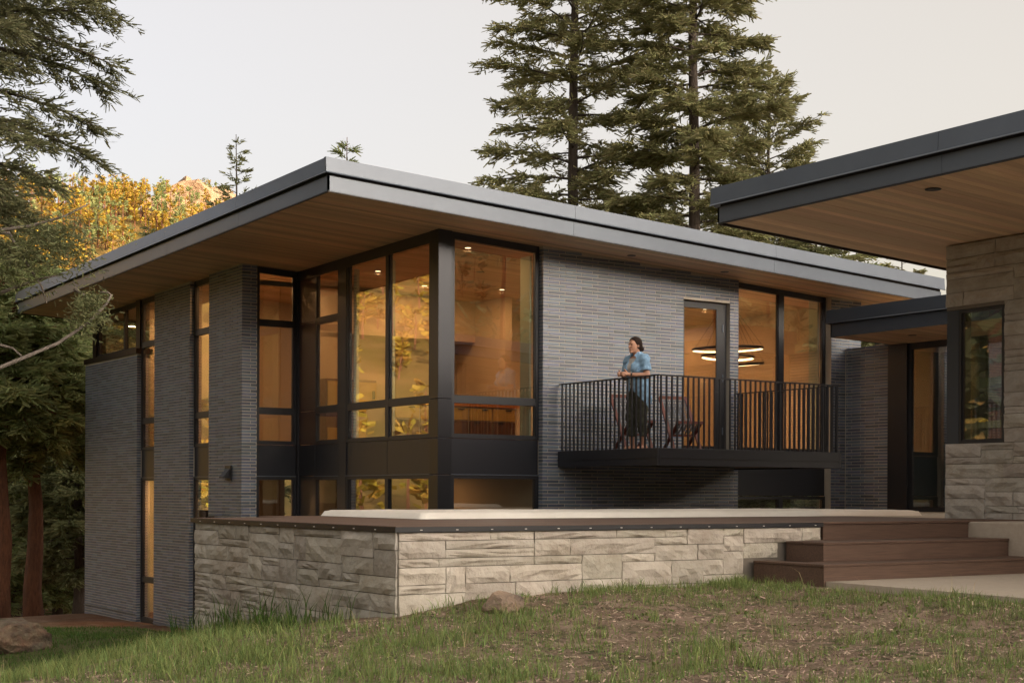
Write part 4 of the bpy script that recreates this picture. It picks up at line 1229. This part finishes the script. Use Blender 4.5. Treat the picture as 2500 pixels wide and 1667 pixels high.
    # hair, gathered in a low bun
    def hair(X, Y, Z):
        d = head(X, Y, Z, .012)
        d = np.maximum(d, (X - (HC[0] - .045)) * -.8 + (Z - (HC[2] + .045)) * -.45)
        d = np.maximum(d, -(Z - (HC[2] - .055)))
        d = smin(d, ell_d(X, Y, Z, (HC[0] + .075, HC[1], HC[2] - .035), (.045, .050, .055)), .03)
        d = smin(d, ell_d(X, Y, Z, (HC[0] + .118, HC[1] - .006, HC[2] - .048), (.033, .036, .034)), .012)
        return d + .003 * np.sin(Z * 160 + X * 90) * .6
    V, Q = surface_nets(hair, (-.2, -.14, 1.34), (.16, .14, 1.62), .006)
    link('hair', np_mesh('hair', V, Q, True), 'hair', t)
    # trousers: follow hips and legs, cropped above the ankle, soft folds
    def fold(X, Y, Z, s=1.): return .0045 * s * np.sin(Z * 46 + Y * 30 + 2.5 * np.sin(X * 22)) + .003 * s * np.sin(Z * 85 - X * 60)
    def trousers(X, Y, Z):
        d = smin(torso(X, Y, Z, .004), limbs(X, Y, Z, .016), .05)
        return np.maximum(np.maximum(d + fold(X, Y, Z), Z - .93), .19 - Z)
    V, Q = surface_nets(trousers, (-.25, -.28, .16), (.22, .28, .97), .009)
    link('trousers', np_mesh('trousers', V, Q, True), 'olive', t)
    # grey tee under the open shirt
    def tee(X, Y, Z):
        d = torso(X, Y, Z, .006)
        return np.maximum(np.maximum(d, Z - 1.29 - .25 * (X + .06)), .86 - Z)
    V, Q = surface_nets(tee, (-.26, -.26, .82), (.2, .26, 1.36), .009)
    link('tee_shirt', np_mesh('tee_shirt', V, Q, True), 'tee', t)
    # shirt: loose, open at the front, longer at the back, short gathered sleeves
    def shirt(X, Y, Z):
        low = np.clip((1.16 - Z) / .45, 0, 1)
        d = torso(X, Y, Z, .017)
        d = smin(d, seg_d(X, Y, Z, (.015, -.02, 1.12), (.035, -.03, .70), .13, .165, (.88, 1.02, 1)), .05)
        for s, e in ((shL, elL), (shR, elR)):
            m_ = tuple(s[i] + (e[i] - s[i]) * .62 for i in range(3))
            sl_ = seg_d(X, Y, Z, s, m_, .066, .072)
            sl_ = np.maximum(sl_, -((Z - m_[2]) + .35 * abs(m_[1]) * 0) - .012)
            d = smin(d, sl_, .03)
        d = smin(d, seg_d(X, Y, Z, (-.01, -.05, 1.335), (-.01, .05, 1.335), .052, .052), .03)
        d = d + fold(X, Y, Z, 1.1) + .004 * np.sin(Y * 60 + Z * 10) * low
        hem = .70 - .09 * np.clip((X + .02) / .1, -1, 1) + .05 * np.cos(Y * 14)
        d = np.maximum(d, hem - Z)
        d = np.maximum(d, Z - 1.375 + .5 * (X + .03) * -1 * 0)
        # open front and hollow inside
        d = np.maximum(d, -np.maximum(np.maximum(X + .045, np.abs(Y + .004) - .030 - .05 * np.clip((Z - 1.1) / .2, 0, 1)), -2))
        d = np.maximum(d, -(seg_d(X, Y, Z, (.0, 0, 1.30), (-.03, 0, 1.45), .056, .075)))
        return d
    V, Q = surface_nets(shirt, (-.27, -.34, .52), (.27, .34, 1.44), .0085)
    sh_ = link('shirt', np_mesh('shirt', V, Q, True), 'denim', t)
    for s in (-1, 1):
        c_ = MB(); c_.v = [(-.03, s * .052, 1.372), (-.10, s * .050, 1.310), (-.095, s * .092, 1.285), (-.01, s * .085, 1.345), (-.033, s * .054, 1.38), (-.103, s * .052, 1.318), (-.098, s * .095, 1.293), (-.012, s * .088, 1.352)]
        c_.f = [(0, 1, 2, 3), (4, 7, 6, 5), (0, 4, 5, 1), (1, 5, 6, 2), (2, 6, 7, 3), (3, 7, 4, 0)]
        c_.build('collar', 'denim', sh_)
    for i in range(4): MB().lathe((-.128 + .008 * i, -.045, 1.22 - i * .075), [(.004, -.004), (.006, 0), (.004, .004)], 8).build('button', 'white', sh_)
    MB().tube([(wrL[0] + .03, wrL[1] - .02, wrL[2] + .028), (wrL[0] + .028, wrL[1] - .034, wrL[2]), (wrL[0] + .03, wrL[1] - .02, wrL[2] - .028), (wrL[0] + .034, wrL[1] + .016, wrL[2] - .026), (wrL[0] + .034, wrL[1] + .026, wrL[2]), (wrL[0] + .034, wrL[1] + .016, wrL[2] + .026), (wrL[0] + .03, wrL[1] - .02, wrL[2] + .028)], .008, 6).build('watch_strap', 'white', t)
    MB().box(wrL[0] + .010, wrL[0] + .048, wrL[1] - .046, wrL[1] - .030, wrL[2] - .018, wrL[2] + .020).build('watch_face', 'lens_dark', t, bevel=.005)
    for s in (-1, 1):
        MB().lathe((HC[0] - .0795, HC[1] + s * .031, HC[2] - .0045), [(.002, -.004), (.0085, -.003), (.0085, .003), (.002, .004)], 10).build('eye', 'eye', t)
        MB().bar((HC[0] - .0895, HC[1] + s * .012, HC[2] + .0205), (HC[0] - .076, HC[1] + s * .048, HC[2] + .020), .006, .006).build('eyebrow', 'hair', t)
    MB().tube([(HC[0] - .093, HC[1] - .020, HC[2] - .067), (HC[0] - .0975, HC[1], HC[2] - .066), (HC[0] - .093, HC[1] + .020, HC[2] - .067)], [.003, .006, .003], 6).build('lips', 'lip', t, smooth=True)
woman((13.10, 16.52, .606))

# ------------------------------------------------------------------ conifers
def cards(Pb, D, Ln, Wd, r):
    """needle sprays: slim diamond-shaped faces from base points Pb along D"""
    n_ = len(Pb)
    D = D / (np.linalg.norm(D, axis=1, keepdims=True) + 1e-9)
    R_ = r.normal(size=(n_, 3)); S = np.cross(D, R_); S /= (np.linalg.norm(S, axis=1, keepdims=True) + 1e-9)
    a_, b_ = S * (Wd * .42)[:, None], S * (Wd * .26)[:, None]
    E_ = Pb + D * Ln[:, None]
    V = np.stack([Pb - a_, Pb + a_, E_ + b_, E_ - b_], 1).reshape(-1, 3)
    return V, np.arange(n_ * 4).reshape(-1, 4)

def conifer(seed, H, R, z0, nb, trunk_r, twig_n=9, spr=9, card=(.17, .045), droop=.25, rise=.15, irregular=.25, azim=None, shape=.8, twig_len=.42, bare=.12, lean=(0, 0), flat=.5):
    """returns trunk mesh builder (with limbs) and crown arrays; origin at the foot of the trunk"""
    r = np.random.default_rng(seed)
    T = MB()
    k = 9
    pts = [(lean[0] * (i / k) ** 1.5 + .04 * math.sin(i * 1.7 + seed), lean[1] * (i / k) ** 1.5 + .04 * math.cos(i * 2.3 + seed), H * i / k) for i in range(k + 1)]
    T.tube(pts, [trunk_r * (1 - .93 * (i / k)) + (.12 * trunk_r if i == 0 else 0) for i in range(k + 1)], 9)
    def tp(z):
        f = z / H; return np.array([lean[0] * f ** 1.5, lean[1] * f ** 1.5, z])
    P0 = []; DD = []; LL = []
    ga = r.uniform(0, 6.28)
    for i in range(nb):
        f = (i + r.uniform(-.3, .3)) / nb
        z = z0 + (H * .985 - z0) * max(0., f) ** .92
        fr = (z - z0) / (H - z0)
        prof = (1 - fr) ** shape * (.55 + .45 * min(1, fr / .12)) + .02
        L_ = R * prof * (1 + irregular * r.normal() * .7)
        L_ = max(.12, L_)
        ga += 2.399 + r.normal() * .25
        a = ga if azim is None else azim[0] + azim[1] * r.uniform(-1, 1)
        d = np.array([math.cos(a), math.sin(a), 0]); lat = np.array([-d[1], d[0], 0])
        up = rise * (.3 + 1.3 * fr) + r.normal() * .07
        bend = r.normal() * .12
        b0 = tp(z)
        def bp(t):
            t = np.asarray(t)[..., None]
            return b0 + d * (L_ * t) + lat * (L_ * bend * t ** 2) + np.array([0, 0, 1]) * L_ * (up * t - droop * t ** 2 * (1 - fr * .8) + .18 * droop * t ** 3)
        ts = np.linspace(0, 1, 5)
        T.tube([tuple(p) for p in bp(ts)], [max(.006, trunk_r * .17 * (L_ / R) ** .7) * (1 - .85 * t) + .004 for t in ts], 4, cap=False)
        nt = max(4, int(twig_n * L_ / R * 2.2))
        tt = bare + (1 - bare) * r.uniform(0, 1, nt) ** .8
        p = bp(tt)
        tang = bp(np.minimum(tt + .03, 1.03)) - p; tang /= np.linalg.norm(tang, axis=1, keepdims=True)
        side = np.where(r.uniform(size=nt) < .5, 1, -1)
        w = r.uniform(.35, 1.1, nt)
        dirs = tang * (1.05 - .3 * w)[:, None] + lat * (side * w)[:, None] + np.array([0, 0, 1]) * (r.normal(size=nt) * flat * .5 - .12)[:, None]
        dirs /= np.linalg.norm(dirs, axis=1, keepdims=True)
        ln = L_ * twig_len * (1.05 - .75 * tt) * r.uniform(.5, 1.2, nt) + .10
        P0.append(p); DD.append(dirs); LL.append(ln)
    P0 = np.concatenate(P0); DD = np.concatenate(DD); LL = np.concatenate(LL)
    m_ = len(P0)
    cnt = np.maximum(3, (spr * (.35 + LL / (R * .25))).astype(int))
    ii = np.repeat(np.arange(m_), cnt)
    t = r.uniform(0, 1, len(ii)) ** .8
    base = P0[ii] + DD[ii] * (LL[ii] * t)[:, None]
    base[:, 2] -= .12 * LL[ii] * t * t
    base += r.normal(size=base.shape) * card[0] * .12
    lt = np.cross(DD, np.array([0, 0, 1.])); lt /= np.linalg.norm(lt, axis=1, keepdims=True) + 1e-6
    sg_ = np.where(r.uniform(size=len(ii)) < .5, 1., -1.) * r.uniform(.35, .95, len(ii))
    dr = DD[ii] + lt[ii] * sg_[:, None] + r.normal(size=base.shape) * .26        # flat, fern-like sprays of shoots
    Ln = card[0] * r.uniform(.6, 1.35, len(ii)); Wd = card[1] * r.uniform(.7, 1.3, len(ii))
    V, F_ = cards(base, dr, Ln, Wd, r)
    return T, V, F_

def tree(name, label, loc, args, bark='bark', needles='needle_fir', group=None, rz=0., extra=None, cat='tree'):
    t = thing(name, label, cat, loc, group, rz)
    T, V, F_ = conifer(**args)
    T.build('trunk', bark, t, smooth=True)
    link('crown', np_mesh('crown', V, F_), needles, t)
    return t

def at(px, d):
    u = (px - 1250) / 3645
    return (d * (FWD.x + u * RGT.x), d * (FWD.y + u * RGT.y))
def foot(px, d):
    x, y = at(px, d); return (x, y, gz(x, y) - .15)

# three tall firs behind the roof
tree('fir_tree', 'broad fir with widely spaced limbs behind the roof, first of the three tall ones', foot(1398, 44), dict(seed=3, H=29, R=3.5, z0=5.0, nb=150, trunk_r=.26, twig_n=30, spr=13, card=(.21, .052), rise=.32, droop=.30, shape=.62, irregular=.2), group='tall firs behind the house')
tree('fir_tree', 'dense dark fir in the middle of the three tall ones behind the roof', foot(1690, 42), dict(seed=8, H=29, R=2.75, z0=3.5, nb=175, trunk_r=.25, twig_n=29, spr=13, card=(.21, .052), rise=.22, droop=.32, shape=.55, irregular=.18), group='tall firs behind the house')
tree('fir_tree', 'narrower fir above the right-hand roof, last of the three tall ones', foot(1872, 47), dict(seed=14, H=17.2, R=3.7, z0=4.0, nb=135, trunk_r=.2, twig_n=30, spr=13, card=(.21, .052), rise=.40, droop=.2, shape=.66, irregular=.2), group='tall firs behind the house')
# lower trees that fill the gap between the two roofs
tree('fir_tree', 'low dark fir showing through the gap between the two roofs', foot(1990, 44), dict(seed=21, H=12.2, R=2.8, z0=1.5, nb=70, trunk_r=.16, twig_n=28, spr=15, card=(.21, .052)), needles='needle_dark', group='low trees between the roofs')
tree('fir_tree', 'low olive fir beside the stone corner between the two roofs', foot(2200, 52), dict(seed=22, H=13.2, R=3.2, z0=1.2, nb=70, trunk_r=.16, twig_n=22, spr=10, card=(.22, .065)), group='low trees between the roofs')
tree('fir_tree', 'small fir half hidden under the tip of the right-hand roof', foot(1800, 50), dict(seed=23, H=12, R=2.4, z0=1.5, nb=70, trunk_r=.16, twig_n=28, spr=15, card=(.21, .052)), group='low trees between the roofs')
tree('fir_tree', 'green fir in the middle of the gap between the two roofs', foot(2095, 49), dict(seed=24, H=12.8, R=3.0, z0=1.2, nb=70, trunk_r=.16, twig_n=24, spr=11, card=(.22, .06)), needles='needle_pine', group='low trees between the roofs')
# tree tops standing above the left half of the roof
tree('pine_tree', 'tip of a young pine rising just behind the roof corner', foot(842, 46), dict(seed=31, H=15.2, R=1.2, z0=7, nb=50, trunk_r=.14, twig_n=13, spr=14, card=(.22, .04), rise=.5, droop=.05, shape=.8, irregular=.3), needles='needle_pine', bark='bark_red')
tree('fir_tree', 'dark pointed fir against the golden hill left of the roof corner', foot(574, 62), dict(seed=33, H=20.4, R=3.1, z0=3, nb=90, trunk_r=.2, twig_n=20, spr=9, card=(.22, .065), rise=.35, droop=.2, shape=.85), needles='needle_dark')
tree('fir_tree', 'slim dark fir in front of the golden hill above the left eave', foot(362, 66), dict(seed=34, H=17.6, R=2.2, z0=3, nb=80, trunk_r=.2, twig_n=20, spr=9, card=(.22, .065), rise=.35, droop=.2), needles='needle_dark')
tree('fir_tree', 'short dark fir just above the left eave', foot(285, 52), dict(seed=35, H=12.6, R=2.0, z0=2, nb=70, trunk_r=.16, twig_n=20, spr=9, card=(.2, .06), rise=.3, droop=.2), needles='needle_dark')
# wood beyond the left end of the house
WOOD = [(84, 35.5, 8.8, 2.3, 4.2, 'bark_red', 'needle_pine', 'red-barked pine with bare lower trunk left of the brick house'),
        (4, 33, 8.6, 2.2, 4.4, 'bark_red', 'needle_pine', 'red-barked pine trunk at the very left edge'),
        (192, 41, 8.8, 2.0, 1.6, 'bark', 'needle_dark', 'grey-trunked fir close behind the left brick wall'),
        (140, 46, 10, 2.5, 1.2, 'bark', 'needle_pine', 'full green fir between the red pine and the house'),
        (40, 44, 9.5, 2.5, 1.0, 'bark', 'needle_pine', 'full green fir behind the red-barked pine'),
        (235, 52, 9.5, 2.6, .8, 'bark', 'needle_fir', 'yellowish fir under the left eave'),
        (100, 57, 11, 3.0, 1.0, 'bark', 'needle_fir', 'tall yellowish fir farther back in the left wood'),
        (-40, 50, 11, 3.0, 1.0, 'bark', 'needle_dark', 'dark fir cut by the left edge of the wood'),
        (170, 66, 11.5, 3.0, .8, 'bark', 'needle_dark', 'dark fir at the back of the left wood near the house'),
        (30, 70, 12, 3.2, .8, 'bark', 'needle_dark', 'dark fir at the back of the left wood near the edge')]
for i, (px, d, H, R, z0, bk, nd, lab) in enumerate(WOOD):
    tree('pine_tree' if bk == 'bark_red' else 'fir_tree', lab, foot(px, d), dict(seed=60 + i, H=H, R=R, z0=z0, nb=90, trunk_r=.24 if bk == 'bark_red' else .17, twig_n=26, spr=9 if d < 48 else 6, card=(.22, .058) if d < 48 else (.27, .085), rise=.15, droop=.35, shape=.6), bark=bk, needles=nd, group='trees of the wood left of the house')
# the near fir whose limbs reach in from the left
nf = thing('near_fir_tree', 'near fir reaching in from the left edge with long drooping limbs', 'tree', foot(-150, 22))
T, V, F_ = conifer(seed=77, H=21, R=2.65, z0=6.0, nb=100, trunk_r=.24, twig_n=27, spr=19, card=(.12, .026), rise=.22, droop=.34, shape=.42, irregular=.16, azim=(-.62, 1.5), flat=.6, twig_len=.36)
T.build('trunk', 'bark', nf, smooth=True)
link('crown', np_mesh('crown', V, F_), 'needle_left', nf)
def pix(px, py, d):
    x, y = at(px, d); return Vector((x, y, (1202 + .004 * (px - 1250) - py) / 3645 * d)) - Vector(nf.location)
bb = MB()
BR = [[(-140, 905), (-20, 905), (60, 872), (140, 838), (215, 788), (258, 742), (270, 720), (262, 714), (243, 713)], [(-140, 560), (0, 562), (70, 552), (150, 530), (210, 500)],
      [(-100, 560), (20, 570), (60, 640), (100, 700), (112, 740)], [(-140, 770), (40, 700), (100, 680), (140, 672)], [(-140, 850), (0, 842), (30, 850), (58, 875)], [(180, 705), (215, 730), (240, 760)]]
for i, b_ in enumerate(BR):
    d_ = 20.6 + .25 * i
    p_ = [pix(x, y, d_) for x, y in b_]
    bb.tube(p_, [.030 * (1 - .8 * k / (len(p_) - 1)) + .004 for k in range(len(p_))], 6)
bb.build('bare_branches', 'twig', nf, smooth=True)
r5 = np.random.default_rng(5); pb, pd = [], []
for (cx, cy, sx, sy, n_) in ((225, 730, 18, 12, 260), (215, 775, 26, 20, 620), (195, 740, 10, 12, 160), (120, 560, 60, 26, 600), (40, 640, 45, 40, 900), (160, 610, 38, 34, 1000)):
    for _ in range(n_):
        q = pix(cx + r5.normal() * sx, cy + r5.normal() * sy, 20.8 + r5.normal() * .3)
        pb.append(q); pd.append((r5.normal() * .6 + .4, r5.normal() * .6 - .3, r5.normal() * .45 - .25))
V, F_ = cards(np.array(pb), np.array(pd), r5.uniform(.05, .10, len(pb)), r5.uniform(.016, .028, len(pb)), r5)
link('needle_sprays', np_mesh('needle_sprays', V, F_), 'needle_dark', nf)

# far pine woods on the sunlit hill and on the ridge towards the sun
def forest(name, label, pts, seed, mat_, hr=(7, 13), per=300, cs=(.95, .42)):
    r = np.random.default_rng(seed)
    n_ = len(pts)
    H = r.uniform(*hr, n_); R = H * r.uniform(.18, .28, n_)
    ii = np.repeat(np.arange(n_), per)
    nc_ = 20                                           # limbs per tree, each a clump of sprays
    cf = r.uniform(0, 1, (n_, nc_)) ** .8; ca = r.uniform(0, 6.283, (n_, nc_)); cq = r.uniform(.35, 1.15, (n_, nc_))
    jj = r.integers(0, nc_, len(ii))
    f = np.clip(cf[ii, jj] + r.normal(size=len(ii)) * .035, 0, 1)
    zz = H[ii] * (.26 + .74 * f)
    rad = R[ii] * np.clip(1.1 - f, .05, 1) ** .6 * cq[ii, jj] * np.sqrt(r.uniform(.1, 1, len(ii)))
    a = ca[ii, jj] + r.normal(size=len(ii)) * .33
    g = ground_z(pts[:, 0], pts[:, 1], False)
    base = np.stack([pts[ii, 0] + rad * np.cos(a), pts[ii, 1] + rad * np.sin(a), g[ii] + zz], 1)
    D = np.stack([np.cos(a), np.sin(a), r.normal(size=len(ii)) * .5 + .25], 1)
    V, F_ = cards(base, D, cs[0] * r.uniform(.5, 1.2, len(ii)), cs[1] * r.uniform(.6, 1.3, len(ii)), r)
    # trunks: three-sided spikes
    n0 = len(V); tv, tf = [], []
    for i in range(n_):
        x, y = pts[i]; w = .16 + .012 * H[i]
        for k in range(3):
            a0, a1 = k * 2.094, (k + 1) * 2.094
            b0 = n0 + len(tv)
            tv += [(x + w * math.cos(a0), y + w * math.sin(a0), g[i] - 1), (x + w * math.cos(a1), y + w * math.sin(a1), g[i] - 1), (x + .3 * w * math.cos(a1), y + .3 * w * math.sin(a1), g[i] + H[i] * .9), (x + .3 * w * math.cos(a0), y + .3 * w * math.sin(a0), g[i] + H[i] * .9)]
            tf.append((b0, b0 + 1, b0 + 2, b0 + 3))
    me = np_mesh(name, np.concatenate([V, np.array(tv)]), np.concatenate([F_, np.array(tf)]))
    o = link(name, me, mat_)
    me.materials.append(M['bark_red'])
    mi = np.zeros(len(me.polygons), dtype=np.int32); mi[len(F_):] = 1; me.polygons.foreach_set('material_index', mi)
    return tag(o, label, 'forest', kind='stuff')
rf = np.random.default_rng(90)
def sector(n_, a0, a1, r0, r1):
    a = np.radians(rf.uniform(a0, a1, n_)); rr = np.sqrt(rf.uniform(r0 ** 2, r1 ** 2, n_))
    return np.stack([rr * np.sin(a), rr * np.cos(a)], 1)      # azimuth from +Y towards +X
pts = sector(880, 9, 32, 290, 530)
forest('hillside_forest', 'golden sunlit pines covering the far hillside', pts, 91, 'needle_hill', hr=(6, 11), per=190, cs=(.85, .38))
forest('hillside_forest', 'green pines mixed among the golden ones on the far hillside', sector(260, 9, 32, 280, 520), 95, 'needle_pine', hr=(7, 12), per=190, cs=(.85, .38))
pts = np.concatenate([sector(1000, -58, 9, 170, 530), sector(150, 32, 70, 330, 560)])
forest('valley_forest', 'golden pines continuing along the valley side beyond both picture edges', pts, 93, 'needle_hill', per=64, cs=(1.9, .9))
pts = np.concatenate([sector(60, 112, 200, 42, 72), np.array([(-6, 25), (-10, 28), (-3.5, 21.5), (-9, 22), (-13, 25), (-7, 18), (-12, 17), (-5, 30), (-2, 22.5), (-4.5, 24.5), (-1, 24.3), (-8, 26.5), (-5, 22), (-2.5, 26.5), (-6.5, 23.2), (0.4, 22)], float)])
forest('grove', 'unseen dark pines added around the viewer and mirrored in the windows', pts, 94, 'needle_dark', hr=(12, 17), per=420, cs=(.8, .26))  # out of view, added to block low glow and darken reflections
pts = sector(420, 110, 250, 380, 640)
forest('ridge_forest', 'pine wood on the ridge behind the viewer', pts, 92, 'needle_dark', per=60, cs=(3.0, 1.5))

# rock outcrops on the hill
def rock(name, label, loc, size, mat_, seed, cat='rock', sub=3, amp=.35, parent=None):
    import bmesh
    bm_ = bmesh.new(); bmesh.ops.create_icosphere(bm_, subdivisions=sub, radius=1)
    r = np.random.default_rng(seed); pl = [(Vector(r.normal(size=3)).normalized(), r.uniform(.45, .85)) for _ in range(12)]
    for v_ in bm_.verts:
        p = v_.co.copy(); k = p.length
        for n_, d_ in pl:
            e = p.dot(n_)
            if e > d_: p -= n_ * (e - d_) * .85
        nz_ = fbm(np.array([p.x * 2.3 + seed]), np.array([p.y * 2.3 + p.z * 3.1]), 3, seed)[0]
        p *= 1 + amp * .35 * nz_
        v_.co = Vector((p.x * size[0], p.y * size[1], p.z * size[2]))
    me = bpy.data.meshes.new(name); bm_.to_mesh(me); bm_.free()
    o = link(name, me, mat_); o.location = loc
    return tag(o, label, cat)
for i, (px, d, s, lab) in enumerate(((452, 455, 12, 'big sunlit rock outcrop among the hill pines'), (500, 470, 9, 'smaller sunlit rock outcrop at the ridge of the hill'), (410, 430, 7, 'low sunlit rock outcrop on the golden slope'))):
    x, y = at(px, d); rock('rock_outcrop', lab, (x, y, gz(x, y) + 2.5), (s * 1.2, s, s * .75), 'cliff', 100 + i, sub=4, amp=.8)

# boulders on the lawn
x, y = at(52, 16.2); rock('boulder', 'large lichen-covered boulder on the lower lawn at the left edge', (x, y, gz(x, y) + .10), (.50, .42, .25), 'rock_lichen', 17, 'boulder', sub=4, amp=.7)
x, y = at(1222, 11.25); rock('boulder', 'tan boulder with a dark face in front of the stone wall', (x, y, gz(x, y) + .05), (.21, .15, .12), 'rock_tan', 19, 'boulder', sub=3, amp=.7)

# ------------------------------------------------------------------ grass, dry stems and litter
def blades(Pb, H, W, lean, r):
    n_ = len(Pb); a = r.uniform(0, 6.283, n_); s = np.stack([np.cos(a), np.sin(a), np.zeros(n_)], 1) * (W / 2)[:, None]
    b = r.uniform(0, 6.283, n_); l = np.stack([np.cos(b), np.sin(b), np.zeros(n_)], 1) * (lean * H)[:, None]
    up = np.array([0, 0, 1.])
    m_ = Pb + up * (H * .55)[:, None] + l * .35
    tip = Pb + up * (H * (1 - .35 * lean))[:, None] + l
    V = np.stack([Pb - s, Pb + s, m_ + s * .75, m_ - s * .75, tip], 1).reshape(-1, 3)
    o = np.arange(n_)[:, None] * 5
    F3 = np.concatenate([o + np.array([0, 1, 2]), o + np.array([0, 2, 3]), o + np.array([3, 2, 4])])
    return V, F3
def in_frame(x, y, z):
    d = x * FWD.x + y * FWD.y; r = x * RGT.x + y * RGT.y
    px = 1250 + 3645 * r / d; py = 1202 - 3645 * z / d
    return (d > 5) & (px > -80) & (px < 2580) & (py < 1760)
def free(x, y):
    deck_ = (x > 5.56) & (y > 9.97) & (x < 13) & (y < 14.2)
    steps_ = (x > 9.2) & (y > 9.05)
    path_ = (x > 9.25 + .12 * fbm(y * 1.5, y * 0, 2, 55)) & (y < 9.6)
    hs = (x > 9.75) & (y > 17)
    well = (x > 6.5) & (y > 14.8) & (y < 22) & (x > 9.0)
    return ~(deck_ | steps_ | path_ | hs | well)
rg_ = np.random.default_rng(123)
def scatter(n_, x0, x1, y0, y1):
    x = rg_.uniform(x0, x1, n_); y = rg_.uniform(y0, y1, n_)
    return x, y
def tufts(centres, per, spread, hr, wr, lean):
    cx, cy = centres; n_ = len(cx)
    k = rg_.integers(per[0], per[1], n_); ii = np.repeat(np.arange(n_), k)
    sp_ = spread * rg_.uniform(.5, 1.4, n_)[ii]
    x = cx[ii] + rg_.normal(size=len(ii)) * sp_; y = cy[ii] + rg_.normal(size=len(ii)) * sp_
    sc_ = rg_.uniform(.55, 1.3, n_)[ii]
    H = rg_.uniform(*hr, len(ii)) * sc_; W = rg_.uniform(*wr, len(ii))
    return x, y, H, W, rg_.uniform(lean[0], lean[1], len(ii))
def collect(sets):
    out = [np.concatenate(c) for c in zip(*sets)]
    x, y, H, W, ln = out
    z = ground_z(x, y); ok = free(x, y) & in_frame(x, y, z)
    return np.stack([x, y, z - .01], 1)[ok], H[ok], W[ok], ln[ok]
def dens(x, y, lo, hi, f=1., seed=40): return rg_.uniform(size=len(x)) < sstep(lo, hi, fbm(x * f, y * f, 4, seed))
sets = []
# long bright grass on the bank by the left stone wall
x, y = scatter(3600, 1.5, 6.6, 6.5, 14.6); bank = 1 - sstep(4.9, 6.6, x + .15 * (y - 10))
ok = (rg_.uniform(size=len(x)) < bank * .9) & dens(x, y, -.35, .25, 1.1, 41); sets.append(tufts((x[ok], y[ok]), (7, 24), .05, (.045, .16), (.004, .0085), (.15, .75)))
# band of grass along the foot of the front wall, steps and path
x, y = scatter(800, 6.0, 9.35, 9.5, 9.98); ok = dens(x, y, -.15, .35, 1.1, 42); sets.append(tufts((x[ok], y[ok]), (8, 18), .035, (.04, .12), (.003, .006), (.1, .6)))
x, y = scatter(900, 8.2, 9.3, 6.3, 9.6); ok = rg_.uniform(size=len(x)) < sstep(8.3, 9.1, x); sets.append(tufts((x[ok], y[ok]), (6, 14), .04, (.03, .09), (.003, .006), (.1, .6)))
# scattered tufts on the open bare ground
x, y = scatter(6000, 3.5, 9.3, 4.0, 10.0); ok = dens(x, y, -.08, .4, .75, 43) ; sets.append(tufts((x[ok], y[ok]), (5, 13), .035, (.025, .075), (.003, .006), (.15, .8)))
x, y = scatter(330, 3.5, 9.3, 4.0, 9.9); sets.append(tufts((x, y), (14, 34), .04, (.05, .14), (.003, .006), (.1, .7)))
# thin fuzz of small blades almost everywhere
x, y = scatter(26000, 3.0, 9.4, 4.0, 10.0); ok = dens(x, y, -.05, .55, 1.3, 44); x, y = x[ok], y[ok]; n_ = len(x)
sets.append((x, y, rg_.uniform(.015, .05, n_), rg_.uniform(.003, .006, n_), rg_.uniform(.2, 1., n_)))
x, y = scatter(520, 3.5, 9.3, 4.0, 9.9); sets.append(tufts((x, y), (5, 12), .028, (.022, .055), (.010, .022), (.5, 1.3)))       # low broad-leaved weeds
Pb, H, W, ln = collect(sets); V, F3 = blades(Pb, H, W, ln, rg_)
g1 = tag(link('grass', np_mesh('grass', V, F3), 'grass'), 'tufts of green grass growing through the bare soil', 'grass', kind='stuff')
# taller dark blades standing against the shaded stone wall
x, y = scatter(60, 5.0, 5.5, 10.6, 13.2); s2 = tufts((x, y), (4, 9), .03, (.16, .38), (.006, .010), (.15, .5))
# short turf of the lower lawn
x, y = scatter(64000, 2.0, 9.2, 12.2, 25); ok = dens(x, y, -.5, .2, .6, 45) & ~((x > 8.3 + .5 * fbm(y, y * 0, 2, 46)) & (y > 20)); x, y = x[ok], y[ok]; n_ = len(x)
Pb, H, W, ln = collect([s2, (x, y, rg_.uniform(.03, .075, n_), rg_.uniform(.006, .010, n_), rg_.uniform(.1, .8, n_))]); V, F3 = blades(Pb, H, W, ln, rg_)
tag(link('grass', np_mesh('grass', V, F3), 'grass_short'), 'short dark turf of the lower lawn beside the house', 'grass', kind='stuff')
# dry stalks
x, y = scatter(420, 2.5, 9.3, 4.5, 14.0); n_ = len(x)
Pb, H, W, ln = collect([(x, y, rg_.uniform(.06, .30, n_), rg_.uniform(.002, .004, n_), rg_.uniform(.2, .9, n_))]); V, F3 = blades(Pb, H, W, ln, rg_)
tag(link('dry_grass', np_mesh('dry_grass', V, F3), 'straw'), 'pale dry grass stalks scattered over the lawn', 'grass', kind='stuff')
# wood chips, needles and gravel lying on the soil
x, y = scatter(42000, 2.5, 9.6, 4.0, 10.2); z = ground_z(x, y); ok = free(x, y) & in_frame(x, y, z); x, y, z = x[ok], y[ok], z[ok]; n_ = len(x)
a = rg_.uniform(0, 6.283, n_); D = np.stack([np.cos(a), np.sin(a), rg_.normal(size=n_) * .35], 1)
V, F_ = cards(np.stack([x, y, z + .003], 1), D, rg_.uniform(.006, .03, n_) * rg_.choice([1, 1, 1, 1.8], n_), rg_.uniform(.003, .012, n_), rg_)
tag(link('leaf_litter', np_mesh('leaf_litter', V, F_), 'litter'), 'brown wood chips and needles littering the bare soil', 'litter', kind='stuff')
